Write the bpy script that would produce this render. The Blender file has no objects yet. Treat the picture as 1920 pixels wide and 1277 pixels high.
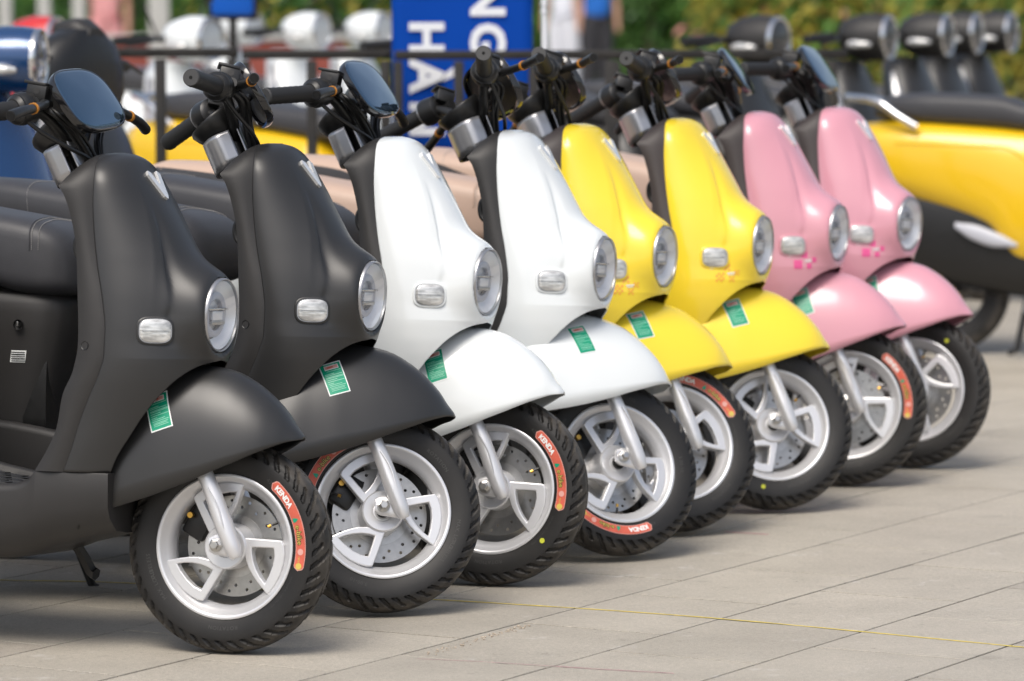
import bpy, bmesh, math, random
import numpy as np
from mathutils import Matrix, Vector
from mathutils.bvhtree import BVHTree
random.seed(7)
sc = bpy.context.scene
PI = math.pi

# ------------------------------------------------------------------ camera, sky, sun, exposure
CAM_H, PITCH, ROLL = 1.26643, 0.0821878, -0.0030195
cam_d = bpy.data.cameras.new('camera')
cam = bpy.data.objects.new('camera', cam_d)
sc.collection.objects.link(cam)
sc.camera = cam
cam_d.sensor_width = 36
cam_d.lens = 7900.694 / 1920 * 36
cam_d.clip_start = 0.5
cam_d.clip_end = 900
cam.matrix_world = Matrix.Translation((0, 0, CAM_H)) @ Matrix.Rotation(PI/2 - PITCH, 4, 'X') @ Matrix.Rotation(ROLL, 4, 'Z')
cam_d.dof.use_dof = True
cam_d.dof.focus_distance = 8.45
cam_d.dof.aperture_fstop = 4.5

SUN_EL, SUN_AZ = math.radians(58), math.radians(200)     # azimuth: direction the light comes from, clockwise from +Y
world = bpy.data.worlds.new('World')
sc.world = world
world.use_nodes = True
wn = world.node_tree.nodes; wl = world.node_tree.links
wn.clear()
sky = wn.new('ShaderNodeTexSky'); sky.sky_type = 'NISHITA'; sky.sun_disc = False
sky.sun_elevation = SUN_EL; sky.sun_rotation = SUN_AZ
sky.air_density = 1.0; sky.dust_density = 4.0; sky.ozone_density = 1.0
hs = wn.new('ShaderNodeHueSaturation'); hs.inputs['Saturation'].default_value = 0.7
bg = wn.new('ShaderNodeBackground'); bg.inputs['Strength'].default_value = 0.13
wo = wn.new('ShaderNodeOutputWorld')
wl.new(sky.outputs[0], hs.inputs['Color']); wl.new(hs.outputs[0], bg.inputs['Color']); wl.new(bg.outputs[0], wo.inputs['Surface'])

sun_d = bpy.data.lights.new('sun', 'SUN'); sun_d.energy = 1.6; sun_d.angle = math.radians(32); sun_d.color = (1, 0.95, 0.87)
sun = bpy.data.objects.new('sun', sun_d); sc.collection.objects.link(sun)
sd = Vector((math.sin(SUN_AZ)*math.cos(SUN_EL), math.cos(SUN_AZ)*math.cos(SUN_EL), math.sin(SUN_EL)))
sun.rotation_euler = sd.to_track_quat('Z', 'Y').to_euler()
sun.location = (0, 0, 12)
sc.view_settings.view_transform = 'Standard'; sc.view_settings.look = 'None'
sc.view_settings.gamma = 1; sc.view_settings.use_curve_mapping = False
sc.view_settings.exposure = 0.40
sc.cycles.use_denoising = True
sc.cycles.max_bounces = 7

# ------------------------------------------------------------------ materials
def mat(name, color, rough=0.5, metal=0.0, coat=0.0, spec=0.5, noise=0.0, nscale=30, bump=0.0, bscale=400, rvar=0.0, emit=None, objrand=0.0):
    m = bpy.data.materials.new(name); m.use_nodes = True
    nt = m.node_tree; b = nt.nodes['Principled BSDF']
    b.inputs['Base Color'].default_value = (*color, 1); b.inputs['Roughness'].default_value = rough
    b.inputs['Metallic'].default_value = metal; b.inputs['Coat Weight'].default_value = coat
    b.inputs['Coat Roughness'].default_value = 0.09
    b.inputs['Specular IOR Level'].default_value = spec
    tc = nt.nodes.new('ShaderNodeTexCoord')
    if noise or rvar or objrand:
        n = nt.nodes.new('ShaderNodeTexNoise'); n.inputs['Scale'].default_value = nscale; n.inputs['Detail'].default_value = 6
        nt.links.new(tc.outputs['Object'], n.inputs['Vector'])
        if noise or objrand:
            mr = nt.nodes.new('ShaderNodeMapRange'); mr.inputs['From Min'].default_value = .3; mr.inputs['From Max'].default_value = .7
            mr.inputs['To Min'].default_value = 1-noise; mr.inputs['To Max'].default_value = 1+noise
            nt.links.new(n.outputs['Fac'], mr.inputs['Value'])
            mx = nt.nodes.new('ShaderNodeMix'); mx.data_type = 'RGBA'; mx.blend_type = 'MULTIPLY'; mx.inputs['Factor'].default_value = 1
            mx.inputs['A'].default_value = (*color, 1)
            src = mr.outputs['Result']
            if objrand:
                oi = nt.nodes.new('ShaderNodeObjectInfo'); m2 = nt.nodes.new('ShaderNodeMapRange')
                m2.inputs['To Min'].default_value = 1-objrand; m2.inputs['To Max'].default_value = 1+objrand
                nt.links.new(oi.outputs['Random'], m2.inputs['Value'])
                mm = nt.nodes.new('ShaderNodeMath'); mm.operation = 'MULTIPLY'
                nt.links.new(src, mm.inputs[0]); nt.links.new(m2.outputs['Result'], mm.inputs[1]); src = mm.outputs[0]
            cb = nt.nodes.new('ShaderNodeCombineColor')
            for k in range(3): nt.links.new(src, cb.inputs[k])
            nt.links.new(cb.outputs[0], mx.inputs['B']); nt.links.new(mx.outputs['Result'], b.inputs['Base Color'])
        if rvar:
            m3 = nt.nodes.new('ShaderNodeMapRange'); m3.inputs['From Min'].default_value = .3; m3.inputs['From Max'].default_value = .7
            m3.inputs['To Min'].default_value = max(0, rough-rvar); m3.inputs['To Max'].default_value = rough+rvar
            nt.links.new(n.outputs['Fac'], m3.inputs['Value']); nt.links.new(m3.outputs['Result'], b.inputs['Roughness'])
    if bump:
        n2 = nt.nodes.new('ShaderNodeTexNoise'); n2.inputs['Scale'].default_value = bscale; n2.inputs['Detail'].default_value = 3
        nt.links.new(tc.outputs['Object'], n2.inputs['Vector'])
        bp = nt.nodes.new('ShaderNodeBump'); bp.inputs['Strength'].default_value = bump; bp.inputs['Distance'].default_value = .001
        nt.links.new(n2.outputs['Fac'], bp.inputs['Height']); nt.links.new(bp.outputs[0], b.inputs['Normal'])
    if emit:
        b.inputs['Emission Color'].default_value = (*emit, 1); b.inputs['Emission Strength'].default_value = 1
    return m

def glass(name, tint=(1, 1, 1), refl=0.12, rough=0.02):
    m = bpy.data.materials.new(name); m.use_nodes = True; nt = m.node_tree; nt.nodes.clear()
    t = nt.nodes.new('ShaderNodeBsdfTransparent'); t.inputs['Color'].default_value = (*tint, 1)
    g = nt.nodes.new('ShaderNodeBsdfGlossy'); g.inputs['Roughness'].default_value = rough
    lw = nt.nodes.new('ShaderNodeLayerWeight'); lw.inputs['Blend'].default_value = 0.25
    mr = nt.nodes.new('ShaderNodeMapRange'); mr.inputs['To Min'].default_value = refl*.4; mr.inputs['To Max'].default_value = 0.40
    mx = nt.nodes.new('ShaderNodeMixShader'); o = nt.nodes.new('ShaderNodeOutputMaterial')
    nt.links.new(lw.outputs['Facing'], mr.inputs['Value']); nt.links.new(mr.outputs['Result'], mx.inputs[0])
    nt.links.new(t.outputs[0], mx.inputs[1]); nt.links.new(g.outputs[0], mx.inputs[2]); nt.links.new(mx.outputs[0], o.inputs['Surface'])
    return m

M = dict(
    charcoal=mat('matte_charcoal_paint', (.021, .0206, .0203), .37, noise=.05, nscale=6, bump=.05, bscale=900, rvar=.04, spec=.6),
    white=mat('pearl_white_paint', (.77, .80, .80), .20, coat=.8, noise=.015, nscale=4),
    yellow=mat('yellow_paint', (.92, .69, .04), .24, coat=.6, noise=.02, nscale=4),
    pink=mat('pink_paint', (.66, .31, .375), .24, coat=.6, noise=.02, nscale=4),
    navy=mat('blue_metallic_paint', (.006, .05, .16), .18, metal=.3, coat=1),
    red=mat('red_paint', (.55, .02, .02), .25, coat=.6),
    beige=mat('beige_paint', (.52, .36, .27), .3, coat=.3),
    gold=mat('deep_yellow_paint', (.80, .50, .01), .25, coat=.5),
    dark=mat('dark_plastic', (.022, .0205, .0195), .5, noise=.08, nscale=15, bump=.12, bscale=1200),
    dark_brown=mat('brown_black_plastic', (.05, .04, .038), .5, noise=.06, nscale=15, bump=.12, bscale=1200),
    black=mat('black_plastic', (.012, .012, .012), .38, rvar=.08, nscale=60),
    gloss=mat('gloss_black', (.008, .008, .009), .06, coat=.6),
    rubber_text=mat('raised_rubber_text', (.045, .044, .042), .6),
    grip=mat('grip_rubber', (.014, .014, .014), .6, bump=.3, bscale=900),
    alloy=mat('silver_alloy_paint', (.70, .70, .71), .32, metal=.5),
    chrome=mat('chrome', (.70, .70, .70), .10, metal=1),
    emblem=mat('bright_silver_badge', (.86, .86, .85), .22, metal=.55),
    silver=mat('satin_silver', (.44, .44, .45), .30, metal=.8),
    steel=mat('brushed_steel', (.50, .49, .47), .32, metal=.9, noise=.08, nscale=90),
    bronze=mat('gold_bolt', (.65, .38, .08), .3, metal=.9),
    orange=mat('orange_tape', (.50, .20, .02), .45),
    reflector=mat('lamp_reflector', (.86, .87, .89), .28, metal=.35),
    lamp_grey=mat('lamp_light_guide', (.50, .51, .56), .35),
    lamp_white=None,
    glass=glass('clear_cover_glass', (.97, .98, .99), .1),
    green=mat('green_sticker_print', (.0, .31, .17), .35),
    sticker_white=mat('white_print', (.82, .84, .82), .4),
    sticker_red=mat('red_print', (.60, .115, .07), .5, noise=.15, nscale=60),
    sticker_pale=mat('pale_red_print', (.68, .36, .31), .4),
    sticker_yellow=mat('yellow_print', (.62, .48, .10), .4),
    sticker_lines=mat('pale_green_print', (.28, .66, .48), .4),
    dot=mat('yellow_paint_dot', (.50, .52, .03), .6),
    magenta=mat('magenta_print', (.82, .10, .32), .35),
    amber_print=mat('orange_print', (.86, .36, .06), .35),
    seat=mat('grey_seat_vinyl', (.042, .042, .046), .5, noise=.05, nscale=40, bump=.35, bscale=500),
    seat_tan=mat('tan_seat_vinyl', (.50, .36, .28), .5, bump=.2, bscale=400),
    thread=mat('seat_thread', (.30, .29, .28), .8),
    mat_floor=mat('floor_mat_rubber', (.035, .037, .042), .35, bump=.2, bscale=500),
)
DIS = mat('brake_disc_steel', (.42, .41, .39), .3, metal=.9, noise=.08, nscale=90)

# ------------------------------------------------------------------ mesh helpers (each returns (verts, faces))
class G:
    def __init__(s): s.v = []; s.f = []
    def add(s, v, f):
        n = len(s.v); s.v += [tuple(map(float, p)) for p in v]; s.f += [tuple(i+n for i in q) for q in f]; return s
    def xf(s, m):
        s.v = [tuple(m @ Vector(p)) for p in s.v]; return s
    def mirror_add(s):
        n = len(s.v); s.v += [(x, -y, z) for x, y, z in s.v]; s.f += [tuple(i+n for i in reversed(q)) for q in s.f]; return s

def build(name, g, material, parent=None, smooth=True, angle=None, solid=None, props=None, merge=None, fixn=True):
    me = bpy.data.meshes.new(name); me.from_pydata(g.v, [], g.f); me.update()
    if merge or fixn:
        bm = bmesh.new(); bm.from_mesh(me)
        if merge: bmesh.ops.remove_doubles(bm, verts=bm.verts, dist=merge)
        if fixn: bmesh.ops.recalc_face_normals(bm, faces=bm.faces)
        bm.to_mesh(me); bm.free()
    if smooth:
        me.polygons.foreach_set('use_smooth', [True]*len(me.polygons))
        me.set_sharp_from_angle(angle=math.radians(angle if angle else 40))
    me.materials.append(material)
    o = bpy.data.objects.new(name, me); sc.collection.objects.link(o)
    if parent: o.parent = parent
    if solid:
        md = o.modifiers.new('thickness', 'SOLIDIFY'); md.thickness = solid; md.offset = -1
    if props:
        for k, v in props.items(): o[k] = v
    return o

def empty(name, loc=(0, 0, 0), rot=(0, 0, 0), **props):
    o = bpy.data.objects.new(name, None); sc.collection.objects.link(o)
    o.location = loc; o.rotation_euler = rot; o.empty_display_size = .1
    for k, v in props.items(): o[k] = v
    return o

def grid(P, closed_u=False, closed_v=False):
    """P[i][j] points -> quads"""
    g = G(); nu, nv = len(P), len(P[0])
    g.v = [tuple(map(float, p)) for row in P for p in row]
    for i in range(nu if closed_u else nu-1):
        for j in range(nv if closed_v else nv-1):
            a = i*nv+j; b = i*nv+(j+1) % nv; c = ((i+1) % nu)*nv+(j+1) % nv; d = ((i+1) % nu)*nv+j
            g.f.append((a, b, c, d))
    return g

def loft(rows, caps=True):
    g = grid(rows, closed_v=True); nv = len(rows[0])
    if caps:
        g.f.append(tuple(range(nv))[::-1]); g.f.append(tuple(range((len(rows)-1)*nv, len(rows)*nv)))
    return g

def tube(path, r, seg=10, caps=True):
    P = [Vector(p) for p in path]; n = len(P)
    rr = r if isinstance(r, (list, tuple)) else [r]*n
    T = [(P[min(i+1, n-1)]-P[max(i-1, 0)]).normalized() for i in range(n)]
    up = Vector((0, 0, 1)) if abs(T[0].z) < .9 else Vector((1, 0, 0))
    nrm = (up - T[0]*up.dot(T[0])).normalized(); rows = []
    for i in range(n):
        nrm = (nrm - T[i]*nrm.dot(T[i])).normalized(); b = T[i].cross(nrm)
        rows.append([P[i]+(nrm*math.cos(a)+b*math.sin(a))*rr[i] for a in [2*PI*k/seg for k in range(seg)]])
    return loft(rows, caps)

def smooth_path(pts, n=6):
    P = [Vector(p) for p in pts]; out = []
    for i in range(len(P)-1):
        p0, p1, p2, p3 = P[max(i-1, 0)], P[i], P[i+1], P[min(i+2, len(P)-1)]
        for k in range(n):
            t = k/n
            out.append(.5*((2*p1)+(-p0+p2)*t+(2*p0-5*p1+4*p2-p3)*t*t+(-p0+3*p1-3*p2+p3)*t**3))
    out.append(P[-1]); return out

def box(c, s, bev=0.0, seg=2, m=None):
    bm = bmesh.new(); bmesh.ops.create_cube(bm, size=1)
    bmesh.ops.scale(bm, vec=s, verts=bm.verts)
    if bev: bmesh.ops.bevel(bm, geom=bm.edges[:], offset=bev, segments=seg, profile=.5, affect='EDGES')
    if m is not None: bmesh.ops.transform(bm, matrix=m, verts=bm.verts)
    bmesh.ops.translate(bm, vec=c, verts=bm.verts)
    g = G(); bm.verts.ensure_lookup_table(); bm.verts.index_update()
    g.v = [tuple(v.co) for v in bm.verts]; g.f = [tuple(v.index for v in f.verts) for f in bm.faces]; bm.free(); return g

def revolve(prof, seg=64, axis='Y', a0=0, a1=2*PI):
    """prof: (axial, radius) ; around Y by default, radius plane x-z"""
    full = abs(a1-a0-2*PI) < 1e-6
    rows = []
    for k in range(seg if full else seg+1):
        a = a0+(a1-a0)*k/seg; c, s = math.cos(a), math.sin(a)
        rows.append([(r*c, y, r*s) if axis == 'Y' else ((y, r*c, r*s) if axis == 'X' else (r*c, r*s, y)) for y, r in prof])
    return grid(rows, closed_u=full)

def plate(outer, holes, thick, to3=lambda x, y, h: (x, h, y)):
    """flat shape with holes, given thickness"""
    bm = bmesh.new(); edges = []
    for loop in [outer]+list(holes):
        vs = [bm.verts.new((x, y, 0)) for x, y in loop]
        for i in range(len(vs)): edges.append(bm.edges.new((vs[i], vs[(i+1) % len(vs)])))
    bmesh.ops.triangle_fill(bm, edges=edges, use_beauty=True, use_dissolve=False)
    fs = bm.faces[:]
    r = bmesh.ops.extrude_face_region(bm, geom=fs)
    bmesh.ops.translate(bm, vec=(0, 0, thick), verts=[e for e in r['geom'] if isinstance(e, bmesh.types.BMVert)])
    bm.verts.index_update(); g = G()
    g.v = [to3(*v.co) for v in bm.verts]; g.f = [tuple(v.index for v in f.verts) for f in bm.faces]; bm.free(); return g

_tcache = {}
def text_geo(s, size, extrude=0.0, space=1.0, bold=0.0):
    key = (s, size, extrude, space, bold)
    if key not in _tcache:
        cu = bpy.data.curves.new('text', 'FONT'); cu.body = s; cu.size = size; cu.extrude = extrude; cu.space_character = space
        cu.offset = bold; cu.align_x = 'LEFT'; cu.resolution_u = 3
        o = bpy.data.objects.new('text', cu); me = bpy.data.meshes.new_from_object(o)
        _tcache[key] = ([tuple(v.co) for v in me.vertices], [tuple(p.vertices) for p in me.polygons])
        bpy.data.objects.remove(o); bpy.data.curves.remove(cu); bpy.data.meshes.remove(me)
    v, f = _tcache[key]; g = G(); g.v = list(v); g.f = list(f); return g
def text_width(g): return max(v[0] for v in g.v) if g.v else 0

def interp(tab, z):
    """tab: rows (z, a, b, ...) ; smooth monotone-ish interpolation by z"""
    zs = [t[0] for t in tab]
    if zs[0] > zs[-1]: tab = tab[::-1]; zs = zs[::-1]
    z = min(max(z, zs[0]), zs[-1])
    i = max(0, min(len(zs)-2, int(np.searchsorted(zs, z)-1)))
    t = (z-zs[i])/(zs[i+1]-zs[i]); out = []
    for c in range(1, len(tab[0])):
        p1, p2 = tab[i][c], tab[i+1][c]; d = (p2-p1)/(zs[i+1]-zs[i])
        def sl(k):
            if k <= 0 or k >= len(zs)-1: return d
            a = (tab[k][c]-tab[k-1][c])/(zs[k]-zs[k-1]); b = (tab[k+1][c]-tab[k][c])/(zs[k+1]-zs[k])
            return 0 if a*b <= 0 else 2*a*b/(a+b)
        h = zs[i+1]-zs[i]; m1, m2 = sl(i)*h, sl(i+1)*h
        out.append((2*t**3-3*t*t+1)*p1+(t**3-2*t*t+t)*m1+(-2*t**3+3*t*t)*p2+(t**3-t*t)*m2)
    return out

def super_ring(cx, w, zb, zt, n=2.6, m=28, cy=0, tilt=0):
    zc, h = (zb+zt)/2, (zt-zb)/2; out = []
    for k in range(m):
        a = 2*PI*k/m; c, s = math.cos(a), math.sin(a)
        y = w*math.copysign(abs(c)**(2/n), c); z = h*math.copysign(abs(s)**(2/n), s)
        out.append((cx+tilt*z, cy+y, zc+z))
    return out
def body(tab, steps=6, **k):
    """tab rows (x, halfwidth, zb, zt[, n])"""
    xs = [t[0] for t in tab]; rows = []
    lo, hi = min(xs), max(xs); N = steps*(len(tab)-1)
    for i in range(N+1):
        x = lo+(hi-lo)*i/N; r = interp(tab, x)
        rows.append(super_ring(x, r[0], r[1], r[2], r[3] if len(r) > 3 else 2.6, **k))
    return loft(rows)

def bvh_of(*gs):
    g = G()
    for q in gs: g.add(q.v, q.f)
    return BVHTree.FromPolygons([Vector(v) for v in g.v], g.f)
def cast(bvh, o, d, off=0.0):
    h = bvh.ray_cast(Vector(o), Vector(d).normalized())
    if h[0] is None: return None, None
    n = h[1] if h[1].dot(Vector(d)) < 0 else -h[1]
    return h[0]+n*off, n
def kids(o): return [c for c in bpy.data.objects if c.parent == o]
_kid = {}
def tree(o):
    if o.name not in _kid: _kid[o.name] = kids(o)
    return _kid[o.name]
def copy_tree(o, parent=None):
    c = o.copy(); sc.collection.objects.link(c); c.parent = parent
    for ch in tree(o): copy_tree(ch, c)
    return c
def setmat(o, m):
    o.material_slots[0].link = 'OBJECT'; o.material_slots[0].material = m

def rubber_mat():
    m = mat('tyre_rubber', (.021, .020, .0195), .5, bump=.15, bscale=700, spec=.38); nt = m.node_tree; L = nt.links.new; b = nt.nodes['Principled BSDF']
    tc = nt.nodes.new('ShaderNodeTexCoord'); sp = nt.nodes.new('ShaderNodeSeparateXYZ'); L(tc.outputs['Object'], sp.inputs[0])
    cx = nt.nodes.new('ShaderNodeCombineXYZ'); L(sp.outputs['X'], cx.inputs['X']); L(sp.outputs['Z'], cx.inputs['Z'])
    ln = nt.nodes.new('ShaderNodeVectorMath'); ln.operation = 'LENGTH'; L(cx.outputs[0], ln.inputs[0])
    mr = nt.nodes.new('ShaderNodeMapRange'); mr.inputs['From Min'].default_value = .188; mr.inputs['From Max'].default_value = .201; mr.inputs['To Max'].default_value = .8; L(ln.outputs['Value'], mr.inputs['Value'])
    n = nt.nodes.new('ShaderNodeTexNoise'); n.inputs['Scale'].default_value = 26; n.inputs['Detail'].default_value = 6; L(tc.outputs['Object'], n.inputs['Vector'])
    m2 = nt.nodes.new('ShaderNodeMapRange'); m2.inputs['From Min'].default_value = .3; m2.inputs['From Max'].default_value = .7; m2.inputs['To Min'].default_value = .05; m2.inputs['To Max'].default_value = 1; L(n.outputs['Fac'], m2.inputs['Value'])
    mu = nt.nodes.new('ShaderNodeMath'); mu.operation = 'MULTIPLY'; L(mr.outputs['Result'], mu.inputs[0]); L(m2.outputs['Result'], mu.inputs[1])
    ad = nt.nodes.new('ShaderNodeMath'); ad.operation = 'MULTIPLY_ADD'; L(m2.outputs['Result'], ad.inputs[0]); ad.inputs[1].default_value = .06; L(mu.outputs[0], ad.inputs[2])
    mx = nt.nodes.new('ShaderNodeMix'); mx.data_type = 'RGBA'; mx.inputs['A'].default_value = (.0115, .011, .0108, 1); mx.inputs['B'].default_value = (.098, .086, .072, 1)
    L(ad.outputs[0], mx.inputs['Factor']); L(mx.outputs['Result'], b.inputs['Base Color']); return m
M['rubber'] = rubber_mat()
def lens_mat():
    m = mat('indicator_lens', (.6, .6, .6), .12, coat=.8); nt = m.node_tree; L = nt.links.new; b = nt.nodes['Principled BSDF']
    tc = nt.nodes.new('ShaderNodeTexCoord'); mp = nt.nodes.new('ShaderNodeMapping'); mp.inputs['Scale'].default_value = (40, 40, 150); L(tc.outputs['Object'], mp.inputs['Vector'])
    n = nt.nodes.new('ShaderNodeTexNoise'); n.inputs['Scale'].default_value = 1.0; n.inputs['Detail'].default_value = 3; L(mp.outputs[0], n.inputs['Vector'])
    cr = nt.nodes.new('ShaderNodeValToRGB'); cr.color_ramp.elements[0].position = .36; cr.color_ramp.elements[0].color = (.40, .40, .39, 1); cr.color_ramp.elements[1].position = .62; cr.color_ramp.elements[1].color = (.78, .78, .76, 1)
    L(n.outputs['Fac'], cr.inputs[0]); L(cr.outputs[0], b.inputs['Base Color'])
    bp = nt.nodes.new('ShaderNodeBump'); bp.inputs['Strength'].default_value = .8; bp.inputs['Distance'].default_value = .001; L(n.outputs['Fac'], bp.inputs['Height']); L(bp.outputs[0], b.inputs['Normal'])
    b.inputs['Metallic'].default_value = .35; return m
M['lamp_white'] = lens_mat()
# ------------------------------------------------------------------ ground: plaza of granite slabs in running bond
def stone_material(name, base, obj_random=True):
    m = bpy.data.materials.new(name); m.use_nodes = True; nt = m.node_tree; b = nt.nodes['Principled BSDF']; L = nt.links.new
    geo = nt.nodes.new('ShaderNodeNewGeometry')
    def noise(scale, detail=5, rough=.6, stretch=None):
        n = nt.nodes.new('ShaderNodeTexNoise'); n.inputs['Scale'].default_value = scale; n.inputs['Detail'].default_value = detail; n.inputs['Roughness'].default_value = rough
        src = geo.outputs['Position']
        if stretch:
            mp = nt.nodes.new('ShaderNodeMapping'); mp.inputs['Scale'].default_value = stretch[0]; mp.inputs['Rotation'].default_value = (0, 0, stretch[1]); L(src, mp.inputs['Vector']); src = mp.outputs[0]
        L(src, n.inputs['Vector']); return n.outputs['Fac']
    def rng(src, a, b_, c, d):
        r = nt.nodes.new('ShaderNodeMapRange'); r.inputs['From Min'].default_value = a; r.inputs['From Max'].default_value = b_; r.inputs['To Min'].default_value = c; r.inputs['To Max'].default_value = d; L(src, r.inputs['Value']); return r.outputs['Result']
    def mul(a, b_):
        x = nt.nodes.new('ShaderNodeMath'); x.operation = 'MULTIPLY'; L(a, x.inputs[0]); L(b_, x.inputs[1]); return x.outputs[0]
    f = mul(rng(noise(420, 2), .3, .7, .76, 1.24), rng(noise(95, 5, .75), .3, .7, .84, 1.16))
    f = mul(f, rng(noise(3.0, 8, .7), .3, .7, .86, 1.10))
    f = mul(f, rng(noise(9, 5, .7, ((1, 1.5, 1), -.3)), .60, .72, 1.0, .78))      # dark scuffs
    f = mul(f, rng(noise(30, 4, .6, ((1, 1.6, 1), .5)), .665, .71, 1.0, .62))      # small dark spots
    if obj_random:
        oi = nt.nodes.new('ShaderNodeObjectInfo'); f = mul(f, rng(oi.outputs['Random'], 0, 1, .93, 1.06))
    cb = nt.nodes.new('ShaderNodeCombineColor')
    for k in range(3): L(f, cb.inputs[k])
    mx = nt.nodes.new('ShaderNodeMix'); mx.data_type = 'RGBA'; mx.blend_type = 'MULTIPLY'; mx.inputs['Factor'].default_value = 1; mx.inputs['A'].default_value = (*base, 1); L(cb.outputs[0], mx.inputs['B'])
    # pale dried stains
    mx2 = nt.nodes.new('ShaderNodeMix'); mx2.data_type = 'RGBA'; mx2.inputs['B'].default_value = (.58, .56, .53, 1)
    L(rng(mul(noise(2.6, 6, .68, ((1, 1.7, 1), -.2)), noise(14, 5, .7)), .335, .40, 0, .5), mx2.inputs['Factor']); L(mx.outputs['Result'], mx2.inputs['A'])
    L(mx2.outputs['Result'], b.inputs['Base Color'])
    b.inputs['Roughness'].default_value = .62; b.inputs['Specular IOR Level'].default_value = .35
    bp = nt.nodes.new('ShaderNodeBump'); bp.inputs['Strength'].default_value = .35; bp.inputs['Distance'].default_value = .0012
    L(noise(320, 4), bp.inputs['Height']); L(bp.outputs[0], b.inputs['Normal'])
    return m
STONE = stone_material('granite_slab', (.405, .370, .312))
STONE2 = stone_material('granite_far', (.365, .33, .28), False)
MORT = mat('joint_dirt', (.05, .04, .03), .95, noise=.35, nscale=60)

g = G(); n = 26
g.v = [(-400, -60, -.013), (400, -60, -.013), (400, 800, -.013), (-400, 800, -.013)]; g.f = [(0, 1, 2, 3)]
gr = build('ground', g, STONE2, smooth=False); gr['kind'] = 'structure'
pv = empty('pavement', (0, 0, 0)); pv['kind'] = 'structure'
g = G(); g.v = [(-6, 5, -.0024), (8, 5, -.0024), (8, 26, -.0024), (-6, 26, -.0024)]; g.f = [(0, 1, 2, 3)]
build('joint_bed', g, MORT, pv, smooth=False)
U = Vector((.5, .8660254, 0)); C = Vector((-.8660254, .5, 0))
LU, LC = .468, .3265
ang = math.atan2(U.y, U.x)
gs = box((0, 0, -.02), (LU-.0068, LC-.0058, .04), .0007, 1)
slab_me = None; cells = []
def proj(p):
    x, y, z = p[0], p[1], p[2]-CAM_H
    c, s = math.cos(PITCH), math.sin(PITCH); d = y*c-z*s; u = 7900.7*x/d; v = -7900.7*(y*s+z*c)/d
    return 960+u, 638.5+v, d
for j in range(-30, 34):
    for i in range(-4, 62):
        cc = 3.876-LC/2+j*LC; uu = 7.078+LU/2+i*LU+(LU/2 if j % 2 else 0)-14*LU
        p = U*uu+C*cc
        if p.y < 5.5 or p.y > 25.5 or abs(p.x) > 5.5: continue
        x, y, d = proj(p)
        vis = -160 < x < 2080 and y < 1420
        cells.append((0 if vis else 1, d, p, j))
cells.sort(key=lambda t: (t[0], t[1]))
rest = G(); first = None
for k, (nv, d, p, j) in enumerate(cells):
    dz = random.uniform(-.0008, 0); tl_ = (random.uniform(-.0012, .0012), random.uniform(-.0012, .0012))
    if k < 298:
        if first is None:
            o = first = build('slab', gs, STONE, pv, angle=30)
        else:
            o = first.copy(); sc.collection.objects.link(o); o.parent = pv
        o.location = (p.x, p.y, dz); o.rotation_euler = (tl_[0], tl_[1], ang)
    else:
        m = Matrix.Translation((p.x, p.y, dz)) @ Matrix.Rotation(ang, 4, 'Z')
        h, w = (LU-.004)/2, (LC-.004)/2
        q = [(-h, -w), (h, -w), (h, w), (-h, w)]
        rest.add([m @ Vector((a, b, 0)) for a, b in q]+[m @ Vector((a, b, -.01)) for a, b in q], [(0, 1, 2, 3), (0, 4, 5, 1), (1, 5, 6, 2), (2, 6, 7, 3), (3, 7, 4, 0)])
build('slab_field', rest, STONE2, pv, smooth=False, props={'kind': 'stuff'})

def ground_strip(name, pts, w, material, z=.0006, jitter=.0006):
    P = smooth_path([(x, y, z) for x, y in pts], 14); rows = []
    for i, p in enumerate(P):
        t = (P[min(i+1, len(P)-1)]-P[max(i-1, 0)]).normalized(); nn = Vector((-t.y, t.x, 0))
        ww = w*(.7+.5*random.random()); o = random.uniform(-jitter, jitter)
        rows.append([p+nn*(o-ww/2), p+nn*(o+ww/2)])
    return build(name, grid(rows), material, pv, smooth=False, fixn=False)
CH_Y = mat('yellow_chalk', (.66, .52, .10), .9, noise=.25, nscale=50)
CH_P = mat('pink_chalk', (.50, .27, .29), .9, noise=.3, nscale=60)
ground_strip('chalk_line', [(-1.5, 9.16), (-1.112, 9.076), (-.817, 9.018), (-.145, 8.753), (.401, 8.489), (.992, 8.09), (1.2, 7.95)], .0085, CH_Y)
ground_strip('chalk_line', [(.081, 7.876), (.17, 7.838), (.30, 7.79)], .0045, CH_P)
ground_strip('chalk_line', [(.50, 9.86), (.56, 9.83), (.60, 9.81)], .010, CH_P)
ground_strip('chalk_line', [(-.183, 7.972), (-.05, 7.93), (.081, 7.876)], .003, CH_P)
# crumbled pale mortar along one joint
g = G()
for k in range(90):
    t = random.random()**.8; p = Vector((-.315, 7.722, 0)).lerp(Vector((.03, 8.40, 0)), .42+t*.58)
    s = random.uniform(.0008, .0026); q = p+Vector((random.gauss(0, .0075), random.gauss(0, .0055), s*.3+.0006))
    b = box(q, (s*1.6, s*1.3, s*.8), 0, m=Matrix.Rotation(random.random()*3, 4, 'Z') @ Matrix.Rotation(random.random(), 4, 'X')); g.add(b.v, b.f)
build('joint_crumbs', g, mat('mortar_crumbs', (.46, .39, .31), .95, noise=.2, nscale=80), pv, smooth=False, props={'kind': 'stuff'})
# ------------------------------------------------------------------ the step-through scooter (front row)
# local frame: x forward, y left, z up, origin where the front tyre touches the ground
R = 0.205; HUB = Vector((0, 0, R)); RAKE = math.radians(26)
AX = Vector((-math.sin(RAKE), 0, math.cos(RAKE)))
LAMP = Vector((-.026, 0, .650)); LTILT = .059

def steer_m(st): return Matrix.Translation(HUB) @ Matrix.Rotation(-st, 4, AX) @ Matrix.Translation(-HUB)

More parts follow.
